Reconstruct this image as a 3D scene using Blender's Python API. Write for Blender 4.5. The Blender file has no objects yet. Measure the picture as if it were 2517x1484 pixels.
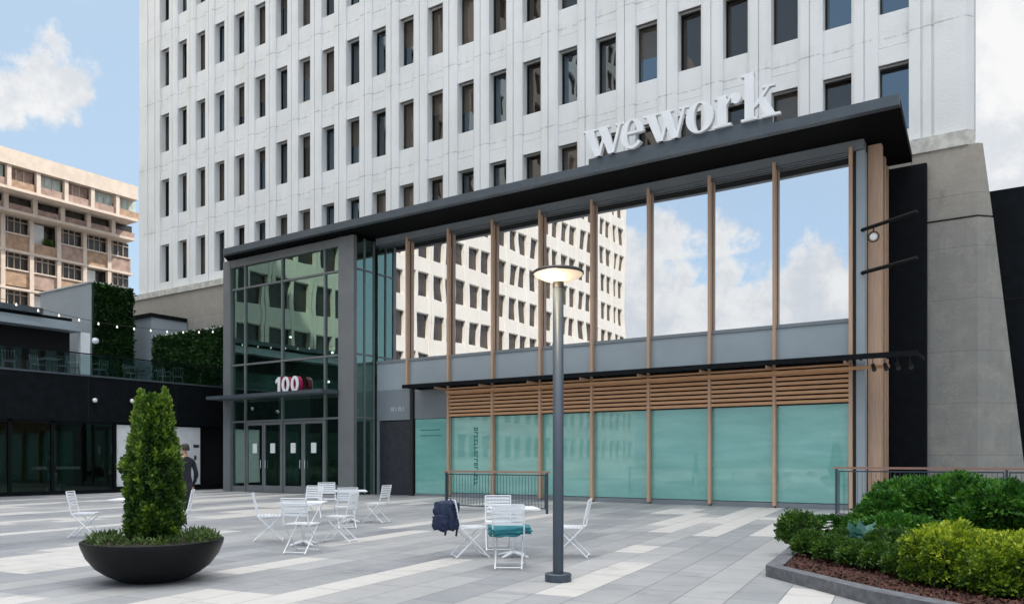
import bpy, bmesh, math, random
from mathutils import Vector, Matrix
R = math.radians
random.seed(7)
scene = bpy.context.scene
# ------------------------------------------------------------------ camera
YAW = 33.7258
SN, CS = math.sin(R(YAW)), math.cos(R(YAW))
cam_d = bpy.data.cameras.new("camera"); cam = bpy.data.objects.new("camera", cam_d)
scene.collection.objects.link(cam)
cam.location = (0, 0, 1.45); cam.rotation_euler = (R(90), 0, R(YAW))
cam_d.sensor_width = 36; cam_d.lens = 28.25; cam_d.shift_y = 0.153; cam_d.clip_end = 2000; cam_d.clip_start = .1
scene.camera = cam
scene.render.resolution_x = 1024; scene.render.resolution_y = 603
# ------------------------------------------------------------------ node helper
class NT:
    def __init__(s, tree): s.t = tree; s.n = tree.nodes; s.l = tree.links
    def node(s, kind, **kw):
        n = s.n.new(kind)
        for k, v in kw.items(): setattr(n, k, v)
        return n
    def link(s, a, b): s.l.new(a, b)
    def put(s, sock, v):
        if isinstance(v, bpy.types.NodeSocket): s.l.new(v, sock)
        elif v is not None: sock.default_value = v
    def math(s, op, a, b=None, c=None, clamp=False):
        n = s.n.new('ShaderNodeMath'); n.operation = op; n.use_clamp = clamp
        s.put(n.inputs[0], a); s.put(n.inputs[1], b); s.put(n.inputs[2], c)
        return n.outputs[0]
    def mix(s, f, a, b, mode='MIX'):
        n = s.n.new('ShaderNodeMix'); n.data_type = 'RGBA'; n.blend_type = mode
        s.put(n.inputs[0], f)
        for i, v in ((6, a), (7, b)):
            if isinstance(v, (tuple, list)) and len(v) == 3: v = (*v, 1)
            s.put(n.inputs[i], v)
        return n.outputs[2]
    def noise(s, vec, scale, detail=3, rough=.55):
        n = s.n.new('ShaderNodeTexNoise'); s.put(n.inputs['Vector'], vec)
        n.inputs['Scale'].default_value = scale; n.inputs['Detail'].default_value = detail
        n.inputs['Roughness'].default_value = rough
        return n.outputs[0]
    def smooth(s, v, a, b):
        n = s.n.new('ShaderNodeMapRange'); n.interpolation_type = 'SMOOTHSTEP'
        s.put(n.inputs[0], v); n.inputs[1].default_value = a; n.inputs[2].default_value = b
        return n.outputs[0]
# ------------------------------------------------------------------ sky, sun, exposure
SUN_EL = 48.0; SX, SY = .55, .835
SUN_AZ = math.atan2(SX, SY)
scene.view_settings.view_transform = 'Standard'; scene.view_settings.look = 'None'
scene.view_settings.exposure = 1.24; scene.view_settings.gamma = 1
world = bpy.data.worlds.new("World"); scene.world = world; world.use_nodes = True
W = NT(world.node_tree); W.n.clear()
sky = W.node('ShaderNodeTexSky', sky_type='NISHITA', sun_disc=False, sun_elevation=R(SUN_EL), sun_rotation=SUN_AZ)
sky.altitude = 100; sky.air_density = 1.0; sky.dust_density = 1.6; sky.ozone_density = 1.2
wtc = W.node('ShaderNodeTexCoord'); wdir = wtc.outputs['Generated']
def skydir(p, y, mirrored=False):
    u = (p-1258.5)/1975; v = (1127-y)/1975
    d = Vector((CS*u-SN, SN*u+CS, v)).normalized()
    return Vector((d.x, -d.y, d.z)) if mirrored else d
blobs = [(skydir(130,195), .046), (skydir(80,220), .034), (skydir(170,215), .030), (skydir(8,255), .030),
    (skydir(2500,170), .17), (skydir(2480,330), .14), (skydir(2440,80), .12), (skydir(2600,300), .3)]
for p, y, r in ((1560,600,.04),(1590,690,.055),(1575,790,.07),(1690,600,.055),(1665,660,.065),(1660,760,.075),(1745,665,.03),(1750,760,.065),
                (1800,730,.05),(1860,790,.075),(1930,720,.055),(1975,690,.055),(1990,790,.08),(2050,720,.045),(2110,730,.06),(2200,740,.08),
                (2350,700,.1),(1480,640,.06),(1350,700,.12)):
    blobs.append((skydir(p, y, True), r))
for az, el, r in ((100,25,.3),(75,35,.3),(330,50,.15)):
    blobs.append((Vector((math.sin(R(az))*math.cos(R(el)), math.cos(R(az))*math.cos(R(el)), math.sin(R(el)))), r))
m = None
for d, r in blobs:
    vn = W.node('ShaderNodeVectorMath', operation='DISTANCE')
    W.link(wdir, vn.inputs[0]); vn.inputs[1].default_value = d
    q = W.math('MULTIPLY_ADD', vn.outputs['Value'], -1/r, 1)
    m = q if m is None else W.math('MAXIMUM', m, q)
m = W.math('MAXIMUM', m, -.9)
nz = W.noise(wdir, 17, 8, .60)
nz2 = W.noise(wdir, 5, 4, .5)
nzf = W.noise(wdir, 48, 6, .62)
mask = W.smooth(W.math('ADD', m, W.math('ADD', W.math('MULTIPLY', W.math('SUBTRACT', nz, .5), 2.1), W.math('MULTIPLY', W.math('SUBTRACT', nzf, .5), .9))), .05, .50)
thin = W.math('MULTIPLY', W.smooth(nz2, .42, .75), .22)
mask = W.math('MAXIMUM', mask, thin)
shade = W.smooth(W.noise(wdir, 14, 7, .65), .36, .62)
cl = W.mix(shade, (3.05, 3.2, 3.4), (4.0, 4.0, 4.0))
skc = W.mix(.78, sky.outputs[0], (2.25, 2.95, 3.65))
skyc = W.mix(mask, skc, cl)
wsp = W.node('ShaderNodeSeparateXYZ'); W.link(wdir, wsp.inputs[0])
hi = W.math('MULTIPLY_ADD', W.smooth(wsp.outputs[2], .56, .9), 3.2, 1.0)     # unseen overhead cloud, added and brightened to lift light on the shaded plaza
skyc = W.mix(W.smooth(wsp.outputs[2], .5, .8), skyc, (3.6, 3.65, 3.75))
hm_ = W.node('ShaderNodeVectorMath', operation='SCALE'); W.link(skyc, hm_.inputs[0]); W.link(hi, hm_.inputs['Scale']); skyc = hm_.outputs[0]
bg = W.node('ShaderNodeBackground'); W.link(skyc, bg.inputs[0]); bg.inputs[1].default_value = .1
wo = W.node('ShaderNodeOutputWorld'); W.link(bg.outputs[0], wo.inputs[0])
sd = bpy.data.lights.new("sun", 'SUN'); sd.energy = 2.7; sd.angle = R(.5); sd.color = (1, .93, .82)
so = bpy.data.objects.new("sun", sd); scene.collection.objects.link(so)
sv = Vector((SX*math.cos(R(SUN_EL)), SY*math.cos(R(SUN_EL)), math.sin(R(SUN_EL))))
so.rotation_euler = sv.to_track_quat('Z', 'Y').to_euler(); so.location = (20, 30, 60)

# ------------------------------------------------------------------ materials
def base(name):
    m = bpy.data.materials.new(name); m.use_nodes = True
    T = NT(m.node_tree); bs = T.n['Principled BSDF']
    tc = T.node('ShaderNodeTexCoord')
    return m, T, bs, tc.outputs['Object']
def mat(name, col, rough=.6, metal=0, var=.12, scale=3, bump=0, bscale=40, spec=.5, coat=0, col2=None):
    m, T, bs, oc = base(name)
    f = T.noise(oc, scale, 5)
    c2 = col2 or tuple(x*(1-var) for x in col); c1 = col if col2 else tuple(min(1, x*(1+var)) for x in col)
    T.put(bs.inputs['Base Color'], T.mix(T.smooth(f, .3, .7), c2, c1))
    bs.inputs['Roughness'].default_value = rough; bs.inputs['Metallic'].default_value = metal
    bs.inputs['Specular IOR Level'].default_value = spec
    if coat: bs.inputs['Coat Weight'].default_value = coat; bs.inputs['Coat Roughness'].default_value = .03
    if bump:
        b = T.node('ShaderNodeBump'); b.inputs['Distance'].default_value = bump
        T.link(T.noise(oc, bscale, 4), b.inputs['Height']); T.link(b.outputs[0], bs.inputs['Normal'])
    return m
def precast(name, light, grime, floor, z0, wet=.5):
    """white painted precast: grime streaks below each sill and along the floor joints, fine grain"""
    m, T, bs, oc = base(name)
    sp = T.node('ShaderNodeSeparateXYZ'); T.link(oc, sp.inputs[0])
    mp = T.node('ShaderNodeMapping'); T.link(oc, mp.inputs[0]); mp.inputs['Scale'].default_value = (2.5, 2.5, .35)
    streak = T.noise(mp.outputs[0], 1.6, 6, .65)
    zf = T.math('FRACT', T.math('DIVIDE', T.math('SUBTRACT', sp.outputs[2], z0), floor))
    band = T.math('MULTIPLY', T.smooth(zf, .60, .80), T.math('SUBTRACT', 1, T.smooth(zf, .84, .90)))
    f = T.math('MULTIPLY', T.smooth(streak, .46, .85), T.math('MULTIPLY_ADD', band, .50, .04))
    f2 = T.math('MULTIPLY', T.smooth(T.noise(oc, .5, 3), .35, .7), .25)
    c = T.mix(T.math('ADD', f, f2, clamp=True), light, grime)
    jl = T.math('LESS_THAN', T.math('ABSOLUTE', T.math('SUBTRACT', zf, .79)), .007)
    c = T.mix(T.math('MULTIPLY', T.math('MULTIPLY', jl, .45), T.smooth(streak, .35, .6)), c, tuple(x*.45 for x in grime))
    T.put(bs.inputs['Base Color'], c); bs.inputs['Roughness'].default_value = .75
    b = T.node('ShaderNodeBump'); b.inputs['Distance'].default_value = .01
    T.link(T.noise(oc, 14, 5), b.inputs['Height']); T.link(b.outputs[0], bs.inputs['Normal'])
    return m
def board_concrete(name, col):
    m, T, bs, oc = base(name)
    sp = T.node('ShaderNodeSeparateXYZ'); T.link(oc, sp.inputs[0])
    zf = T.math('FRACT', T.math('DIVIDE', sp.outputs[2], 1.55))
    line = T.math('LESS_THAN', zf, .013)
    zf2 = T.math('FRACT', T.math('DIVIDE', sp.outputs[2], .31))
    line2 = T.math('MULTIPLY', T.math('LESS_THAN', zf2, .05), .25)
    mp = T.node('ShaderNodeMapping'); T.link(oc, mp.inputs[0]); mp.inputs['Scale'].default_value = (3, 3, .25)
    st = T.noise(mp.outputs[0], 2.2, 6, .65)
    c = T.mix(T.smooth(st, .35, .8), col, tuple(x*.88 for x in col))
    c = T.mix(T.math('MULTIPLY', T.noise(oc, 30, 5, .8), .35), c, tuple(x*.55 for x in col))
    c = T.mix(T.math('MULTIPLY', T.smooth(sp.outputs[2], 7.5, 10.5), .6), c, (.40,.345,.28))
    c = T.mix(T.math('MULTIPLY', T.smooth(T.noise(oc, 1.6, 8, .75), .45, .7), .5), c, (col[0]*1.4, col[1]*1.32, col[2]*1.2))
    c = T.mix(T.math('MULTIPLY', T.smooth(T.noise(oc, 3.1, 7, .75), .52, .75), .45), c, (col[0]*.5, col[1]*.48, col[2]*.45))
    c = T.mix(T.math('MULTIPLY', T.math('ADD', line, line2, clamp=True), .5), c, tuple(x*.4 for x in col))
    T.put(bs.inputs['Base Color'], c); bs.inputs['Roughness'].default_value = .85
    b = T.node('ShaderNodeBump'); b.inputs['Distance'].default_value = .012
    T.link(T.noise(oc, 18, 6, .7), b.inputs['Height']); T.link(b.outputs[0], bs.inputs['Normal'])
    return m
def wood(name, col, axis='Z'):
    m, T, bs, oc = base(name)
    mp = T.node('ShaderNodeMapping'); T.link(oc, mp.inputs[0])
    mp.inputs['Scale'].default_value = (9, 9, .6) if axis == 'Z' else (.6, 9, 9)
    g = T.noise(mp.outputs[0], 3, 6, .6)
    c = T.mix(T.smooth(g, .3, .7), tuple(x*.84 for x in col), col)
    T.put(bs.inputs['Base Color'], c); bs.inputs['Roughness'].default_value = .55
    return m
def mirror_glass(name, tint, wav=.02, dark=(.02,.03,.03), amount=.9, wscale=.35):
    m, T, bs, oc = base(name); T.n.remove(bs)
    g = T.node('ShaderNodeBsdfGlossy'); g.inputs['Color'].default_value = (*tint, 1); g.inputs['Roughness'].default_value = 0.0
    d = T.node('ShaderNodeBsdfDiffuse'); d.inputs[0].default_value = (*dark, 1)
    oi = T.node('ShaderNodeObjectInfo')
    va = T.node('ShaderNodeVectorMath', operation='ADD'); T.link(oc, va.inputs[0])
    cx = T.node('ShaderNodeCombineXYZ'); T.link(T.math('MULTIPLY', oi.outputs['Random'], 50), cx.inputs[0]); T.link(cx.outputs[0], va.inputs[1])
    b = T.node('ShaderNodeBump'); b.inputs['Distance'].default_value = wav; b.inputs['Strength'].default_value = 1
    T.link(T.noise(va.outputs[0], wscale, 1), b.inputs['Height']); T.link(b.outputs[0], g.inputs['Normal'])
    mx = T.node('ShaderNodeMixShader'); mx.inputs[0].default_value = amount
    T.link(d.outputs[0], mx.inputs[1]); T.link(g.outputs[0], mx.inputs[2])
    T.link(mx.outputs[0], T.n['Material Output'].inputs[0])
    return m
def clear_glass(name, tint, refl=.12, wav=.006, fres=1.0):
    m, T, bs, oc = base(name); T.n.remove(bs)
    tr = T.node('ShaderNodeBsdfTransparent'); tr.inputs[0].default_value = (*tint, 1)
    g = T.node('ShaderNodeBsdfGlossy'); g.inputs['Roughness'].default_value = 0; g.inputs[0].default_value = (.60, .88, .74, 1)
    b = T.node('ShaderNodeBump'); b.inputs['Distance'].default_value = wav
    T.link(T.noise(oc, .5, 1), b.inputs['Height']); T.link(b.outputs[0], g.inputs['Normal'])
    lw = T.node('ShaderNodeLayerWeight'); lw.inputs[0].default_value = .35
    f = T.math('MULTIPLY_ADD', lw.outputs['Fresnel'], fres, refl, clamp=True)
    mx = T.node('ShaderNodeMixShader'); T.link(f, mx.inputs[0])
    T.link(tr.outputs[0], mx.inputs[1]); T.link(g.outputs[0], mx.inputs[2])
    T.link(mx.outputs[0], T.n['Material Output'].inputs[0])
    return m
def emit(name, col, s):
    m, T, bs, oc = base(name)
    bs.inputs['Base Color'].default_value = (*col, 1)
    bs.inputs['Emission Color'].default_value = (*col, 1); bs.inputs['Emission Strength'].default_value = s
    return m
def leafmat(name, dark, mid, light):
    m, T, bs, oc = base(name)
    at = T.node('ShaderNodeAttribute', attribute_name='leaf')
    cr = T.node('ShaderNodeValToRGB'); T.link(at.outputs['Fac'], cr.inputs[0])
    e = cr.color_ramp.elements; e[0].position = 0; e[0].color = (*dark, 1); e[1].position = 1; e[1].color = (*light, 1)
    k = e.new(.55); k.color = (*mid, 1)
    T.link(cr.outputs[0], bs.inputs['Base Color']); bs.inputs['Roughness'].default_value = .45
    tl = T.node('ShaderNodeBsdfTranslucent'); T.link(cr.outputs[0], tl.inputs[0])
    mx = T.node('ShaderNodeMixShader'); mx.inputs[0].default_value = .3
    T.link(bs.outputs[0], mx.inputs[1]); T.link(tl.outputs[0], mx.inputs[2])
    T.link(mx.outputs[0], T.n['Material Output'].inputs[0])
    return m
def paving():
    m, T, bs, oc = base('paving')
    sp = T.node('ShaderNodeSeparateXYZ'); T.link(oc, sp.inputs[0])
    th = R(8.0); c, s = math.cos(th), math.sin(th)
    a = T.math('ADD', T.math('MULTIPLY', sp.outputs[0], c), T.math('MULTIPLY', sp.outputs[1], s))
    b = T.math('ADD', T.math('MULTIPLY', sp.outputs[0], -s), T.math('MULTIPLY', sp.outputs[1], c))
    u = T.math('DIVIDE', T.math('ADD', a, .12), .49)
    row = T.math('FLOOR', u)
    def wn(x, y=0.0, z=0.0):
        cv = T.node('ShaderNodeCombineXYZ'); T.put(cv.inputs[0], x); T.put(cv.inputs[1], y); T.put(cv.inputs[2], z)
        w = T.node('ShaderNodeTexWhiteNoise', noise_dimensions='3D'); T.link(cv.outputs[0], w.inputs[0]); return w.outputs['Value']
    pair = T.math('FLOOR', T.math('DIVIDE', row, 2))
    off = T.math('MULTIPLY', wn(pair, 3.0), 7.0)
    run = T.math('FLOOR', T.math('DIVIDE', T.math('ADD', b, off), 5.2))
    tone = wn(pair, run, 1.0)
    runb = T.math('FLOOR', T.math('DIVIDE', T.math('ADD', b, T.math('MULTIPLY', wn(row, 13.0), 9.0)), 4.3))
    toneb = wn(row, runb, 9.0)
    tone = T.math('ADD', T.math('MULTIPLY', tone, .6), T.math('MULTIPLY', toneb, .4))
    slab = T.math('DIVIDE', T.math('ADD', b, T.math('MULTIPLY', wn(row, 5.0), 1.2)), 1.2)
    per = wn(row, T.math('FLOOR', slab), 4.0)
    cr = T.node('ShaderNodeValToRGB'); cr.color_ramp.interpolation = 'CONSTANT'; T.link(tone, cr.inputs[0])
    e = cr.color_ramp.elements; e[0].position = 0; e[0].color = (.195, .205, .225, 1); e[1].position = .30; e[1].color = (.25, .26, .272, 1)
    for p_, c_ in ((.54, (.33, .33, .33, 1)), (.64, (.54, .52, .49, 1))): k = e.new(p_); k.color = c_
    col = T.mix(T.math('MULTIPLY', T.math('SUBTRACT', per, .3), .18), cr.outputs[0], (.6, .6, .6), 'MIX')
    col = T.mix(T.math('MULTIPLY', T.smooth(T.noise(oc, .35, 6, .65), .4, .72), .32), col, (.62, .60, .57))
    col = T.mix(T.math('MULTIPLY', T.smooth(T.noise(oc, 1.8, 6, .7), .5, .8), .42), col, (.12, .122, .125))
    col = T.mix(T.math('MULTIPLY', T.smooth(T.noise(oc, 9, 5, .75), .62, .72), .35), col, (.09, .085, .08))
    col = T.mix(T.math('MULTIPLY', T.noise(oc, 90, 3), .22), col, (.1, .1, .1))
    fu = T.math('FRACT', u); fs = T.math('FRACT', slab)
    j1 = T.math('GREATER_THAN', T.math('ABSOLUTE', T.math('SUBTRACT', fu, .5)), .488)
    j2 = T.math('GREATER_THAN', T.math('ABSOLUTE', T.math('SUBTRACT', fs, .5)), .495)
    j = T.math('MAXIMUM', j1, j2)
    col = T.mix(T.math('MULTIPLY', j, .7), col, (.09, .095, .10))
    T.put(bs.inputs['Base Color'], col)
    T.put(bs.inputs['Roughness'], T.math('MULTIPLY_ADD', T.noise(oc, 3, 5), .35, .38)); bs.inputs['Specular IOR Level'].default_value = .5
    bp = T.node('ShaderNodeBump'); bp.inputs['Distance'].default_value = .004
    T.link(T.math('ADD', T.math('MULTIPLY', j, -1), T.math('MULTIPLY', T.noise(oc, 50, 3), .5)), bp.inputs['Height']); T.link(bp.outputs[0], bs.inputs['Normal'])
    return m
M = {}
M['paving'] = paving()
M['asphalt'] = mat('far_ground', (.12,.12,.12), .9)
M['tower'] = precast('white_precast', (.80,.80,.79), (.56,.57,.53), 3.77, 11.66)
M['concrete'] = board_concrete('board_concrete', (.30,.29,.265))
M['ledge'] = mat('pale_concrete', (.55,.53,.48), .85, var=.2, scale=4, bump=.01)
M['twin'] = precast('cream_precast', (.60,.57,.53), (.46,.42,.37), 3.8, 11.6)
M['twin_glass'] = mat('brown_window_glass', (.045,.032,.025), .12, var=.4, scale=.6, spec=.6)
M['tower_glass'] = [mirror_glass('tinted_glass_%d' % i, t, .012, d, a, .5) for i, (t, d, a) in enumerate((
    ((.17,.20,.22), (.016,.014,.013), .8), ((.13,.13,.13), (.05,.038,.030), .7), ((.20,.25,.29), (.010,.012,.016), .85)))]
M['blind'] = mirror_glass('glass_over_drawn_blind', (.16,.15,.14), .01, (.13,.11,.09), .5)
M['frame'] = mat('bronze_frame', (.03,.028,.027), .4, .3)
M['dark'] = mat('black_metal_panel', (.0045,.0060,.0080), .6, 0, .3, spec=.12)
M['soffit'] = mat('black_soffit', (.0028,.0026,.0028), .8, 0, .2, spec=.12)
M['fascia'] = mat('slate_metal', (.075,.092,.108), .45, .2, .08)
M['grey'] = mat('grey_panel', (.32,.365,.395), .45, .1, .05, 1)
M['grey2'] = mat('mid_grey_panel', (.20,.225,.245), .45, .1, .06, 1)
M['column'] = mat('grey_cladding', (.17,.18,.185), .45, .15, .08, 1)
M['wood'] = wood('cedar_post', (.58,.375,.25)); M['woodh'] = wood('cedar_slat', (.66,.35,.18), 'X')
M['woodr'] = wood('handrail_wood', (.34,.20,.15), 'X')
M['mirror'] = mirror_glass('reflective_glazing', (.90,.92,.94), .0048, (.02,.03,.03), .95, .42)
M['green_glass'] = clear_glass('green_tinted_glass', (.42,.66,.56), .30)
M['shop_glass'] = clear_glass('dark_shop_glass', (.36,.39,.39), .03, .002, .35)
M['rail_glass'] = clear_glass('balustrade_glass', (.62,.70,.70), .01, .002, .12)
def film():
    m, T, bs, oc = base('teal_window_film')
    mp = T.node('ShaderNodeMapping'); T.link(oc, mp.inputs[0]); mp.inputs['Scale'].default_value = (.5, .5, 2.6)
    w = T.noise(mp.outputs[0], 1.3, 5, .6)
    c = T.mix(T.smooth(w, .3, .75), (.150,.41,.365), (.215,.50,.445))
    c = T.mix(T.math('MULTIPLY', T.smooth(T.noise(oc, .9, 6, .7), .58, .75), .35), c, (.42,.62,.56))
    T.put(bs.inputs['Base Color'], c); bs.inputs['Roughness'].default_value = .3
    bs.inputs['Coat Weight'].default_value = 1; bs.inputs['Coat Roughness'].default_value = .02; bs.inputs['Coat IOR'].default_value = 1.7
    return m
M['teal'] = film()
M['tealdark'] = mat('dark_green_lettering', (.02,.16,.13), .4)
M['white'] = mat('white_paint', (.80,.81,.82), .4, 0, .03)
M['furn'] = mat('white_powder_coat', (.78,.79,.81), .4, 0, .04)
M['magenta'] = mat('magenta_side', (.42,.008,.08), .4, 0, .03)
M['post'] = mat('dark_blue_grey_steel', (.055,.072,.092), .42, .3, .1)
M['lamp_glow'] = emit('warm_lamp_diffuser', (.62, .47, .34), .42)
M['bulb'] = emit('lit_bulb', (1, .93, .82), .5)
M['ceiling_lamp'] = emit('lobby_lamp', (1, .95, .85), 1.3)
M['bowl'] = mat('black_glazed_planter', (.004,.0042,.005), .42, 0, .2, 5, .003, 30, spec=.2)
M['soil'] = mat('dark_soil', (.05,.035,.025), .95, 0, .5, 20, .02, 50)
M['mulch'] = mat('red_brown_mulch', (.06,.024,.016), .95, 0, .6, 35, .03, 60)
M['chip'] = mat('bark_chip', (.085,.032,.022), .95, 0, .5, 5)
M['kerb'] = mat('grey_stone_kerb', (.11,.115,.125), .8, 0, .25, 12, .004, 90)
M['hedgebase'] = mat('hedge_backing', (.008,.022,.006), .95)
M['trunk'] = mat('bark', (.09,.06,.04), .9, 0, .3, 20)
M['leaf_top'] = leafmat('topiary_leaf', (.014,.050,.005), (.055,.125,.010), (.20,.31,.025))
M['leaf_dark'] = leafmat('dark_shrub_leaf', (.014,.060,.008), (.055,.19,.018), (.17,.36,.04))
M['leaf_box'] = leafmat('boxwood_leaf', (.018,.058,.008), (.055,.14,.014), (.17,.28,.035))
M['leaf_lime'] = leafmat('lime_leaf', (.035,.10,.008), (.19,.29,.012), (.50,.56,.04))
M['leaf_low'] = leafmat('low_leaf', (.04,.08,.015), (.08,.14,.03), (.18,.24,.06))
M['leaf_hedge'] = leafmat('hedge_leaf', (.006,.030,.004), (.016,.062,.008), (.035,.10,.016))
M['leaf_blue'] = leafmat('blue_green_leaf', (.03,.12,.09), (.07,.20,.16), (.13,.30,.25))
M['petal'] = mat('white_petal', (.8,.8,.78), .6)
M['beige'] = mat('beige_render', (.50,.41,.34), .85, 0, .10, 1.5, .01, 8)
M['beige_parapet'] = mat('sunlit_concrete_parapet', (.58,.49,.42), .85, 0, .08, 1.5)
M['orange'] = mat('ochre_panel', (.36,.24,.16), .8, 0, .25, 2)
M['pinkish'] = mat('pinkish_brick_panel', (.34,.24,.20), .85, 0, .25, 2)
M['beige_dark'] = mat('dark_window', (.03,.026,.022), .15, 0, .5, 1.2)
M['paleglass'] = mat('pale_blind_window', (.42,.50,.47), .3, 0, .2, 2)
M['tealcush'] = mat('teal_cushion_fabric', (.02,.17,.20), .85, 0, .15, 10)
M['navy'] = mat('navy_fabric', (.010,.020,.055), .8, 0, .3, 15)
M['skin'] = mat('skin', (.45,.27,.19), .5)
M['cloth'] = mat('dark_cloth', (.012,.012,.022), .9, 0, .2)
M['trous'] = mat('charcoal_trousers', (.03,.03,.035), .9, 0, .2)
M['hair'] = mat('dark_hair', (.015,.01,.008), .6)
M['shoe'] = mat('pale_shoe', (.5,.5,.5), .6)
M['termetal'] = mat('terrace_metal', (.16,.19,.20), .4, .4)
M['darkroom'] = mat('dim_interior', (.03,.033,.033), .9, 0, .3)
M['lobby'] = mat('lobby_wall', (.10,.14,.12), .8, 0, .2)
M['board'] = mat('white_hoarding', (.72,.72,.73), .55, 0, .04)
M['ink'] = mat('dark_ink', (.03,.035,.045), .6)
M['door'] = mat('black_door', (.022,.024,.032), .5, 0, .25, 6)
M['nearblack'] = mat('near_black_opening', (.004,.004,.004), .95)
# ------------------------------------------------------------------ geometry helpers
C = scene.collection
class MB:
    def __init__(s): s.v = []; s.f = []; s.mi = []
    def add(s, vs, fs, mi=0):
        o = len(s.v); s.v += [tuple(v) for v in vs]; s.f += [tuple(i+o for i in f) for f in fs]; s.mi += [mi]*len(fs); return s
    def box(s, x0, x1, y0, y1, z0, z1, mi=0):
        x0, x1 = sorted((x0, x1)); y0, y1 = sorted((y0, y1)); z0, z1 = sorted((z0, z1))
        return s.add([(x0,y0,z0),(x1,y0,z0),(x1,y1,z0),(x0,y1,z0),(x0,y0,z1),(x1,y0,z1),(x1,y1,z1),(x0,y1,z1)],
              [(0,3,2,1),(4,5,6,7),(0,1,5,4),(1,2,6,5),(2,3,7,6),(3,0,4,7)], mi)
    def prism(s, pts, z0, z1, mi=0):       # pts counter-clockwise in XY
        n = len(pts)
        vs = [(x,y,z0) for x,y in pts] + [(x,y,z1) for x,y in pts]
        fs = [tuple(range(n-1,-1,-1)), tuple(range(n,2*n))] + [(i,(i+1)%n,n+(i+1)%n,n+i) for i in range(n)]
        return s.add(vs, fs, mi)
    def plate(s, pts, y0, y1, mi=0):       # pts counter-clockwise in XZ, seen from -Y; y0 is the front
        n = len(pts)
        vs = [(x,y0,z) for x,z in pts] + [(x,y1,z) for x,z in pts]
        fs = [tuple(range(n)), tuple(range(2*n-1,n-1,-1))] + [((i+1)%n,i,n+i,n+(i+1)%n) for i in range(n)]
        return s.add(vs, fs, mi)
    def tube(s, pts, r, seg=8, mi=0, caps=True):
        pts = [Vector(p) for p in pts]; rr = r if isinstance(r, (list, tuple)) else [r]*len(pts)
        rings = []; up0 = None
        for i, p in enumerate(pts):
            a = pts[max(i-1,0)]; b = pts[min(i+1,len(pts)-1)]; d = (b-a).normalized()
            ref = Vector((0,0,1)) if abs(d.z) < .9 else Vector((1,0,0))
            if up0 is not None: ref = up0
            x = d.cross(ref).normalized(); y = d.cross(x).normalized(); up0 = x.cross(d) if False else ref
            rings.append([p + (x*math.cos(2*math.pi*k/seg) + y*math.sin(2*math.pi*k/seg))*rr[i] for k in range(seg)])
        vs = [v for rg in rings for v in rg]; fs = []
        for i in range(len(pts)-1):
            for k in range(seg):
                k2 = (k+1) % seg; fs.append((i*seg+k, (i+1)*seg+k, (i+1)*seg+k2, i*seg+k2))
        if caps: fs.append(tuple(range(seg))); fs.append(tuple(range(len(pts)*seg-1, (len(pts)-1)*seg-1, -1)))
        return s.add(vs, fs, mi)
    def lathe(s, prof, cx=0, cy=0, seg=40, mi=0):
        vs = []; fs = []
        for r, z in prof:
            vs += [(cx+r*math.cos(2*math.pi*k/seg), cy+r*math.sin(2*math.pi*k/seg), z) for k in range(seg)]
        for i in range(len(prof)-1):
            for k in range(seg):
                k2 = (k+1) % seg; fs.append((i*seg+k, i*seg+k2, (i+1)*seg+k2, (i+1)*seg+k))
        return s.add(vs, fs, mi)
    def build(s, name, mats, parent=None, smooth=False, bevel=0, loc=None):
        me = bpy.data.meshes.new(name); me.from_pydata(s.v, [], s.f)
        for m in (mats if isinstance(mats, (list, tuple)) else [mats]): me.materials.append(m)
        if any(s.mi): me.polygons.foreach_set('material_index', s.mi)
        if smooth: me.polygons.foreach_set('use_smooth', [True]*len(me.polygons))
        if bevel:
            bm = bmesh.new(); bm.from_mesh(me); bmesh.ops.remove_doubles(bm, verts=bm.verts, dist=1e-5)
            bmesh.ops.bevel(bm, geom=bm.edges[:], offset=bevel, segments=2, affect='EDGES', profile=.7); bm.to_mesh(me); bm.free()
        me.update()
        o = bpy.data.objects.new(name, me); C.objects.link(o)
        if parent: o.parent = parent
        if loc: o.location = loc
        return o
def B(name, m, parent, *a, bevel=0):
    return MB().box(*a).build(name, m, parent, bevel=bevel)
def tag(o, label, cat, group=None, kind=None):
    o['label'] = label; o['category'] = cat
    if group: o['group'] = group
    if kind: o['kind'] = kind
    return o
def thing(name, label, cat, group=None, loc=(0,0,0), rz=0):
    o = bpy.data.objects.new(name, None); C.objects.link(o); o.location = loc; o.rotation_euler = (0,0,rz); o.empty_display_size = .3
    return tag(o, label, cat, group)
def structure(o, label=None):
    o['kind'] = 'structure'
    if label: o['label'] = label
    return o
def stuff(o): o['kind'] = 'stuff'; return o
def kids(o): return [c for c in bpy.data.objects if c.parent == o]
def copy_tree(o, label, loc, rz, group=None):
    r = o.copy(); C.objects.link(r); r.location = loc; r.rotation_euler = (0,0,rz); r['label'] = label
    if group: r['group'] = group
    for ch in kids(o):
        c = ch.copy(); C.objects.link(c); c.parent = r
        for g in kids(ch):
            d = g.copy(); C.objects.link(d); d.parent = c
    return r
def at(px, t, z=0):          # point at depth t (metres) on the photograph's column px
    u = (px-1258.5)/1975
    return Vector(((CS*u-SN)*t, (SN*u+CS)*t, z))
def camdir(a):               # yaw so that local +Y points a degrees left of the view direction
    return R(YAW + a)
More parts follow.
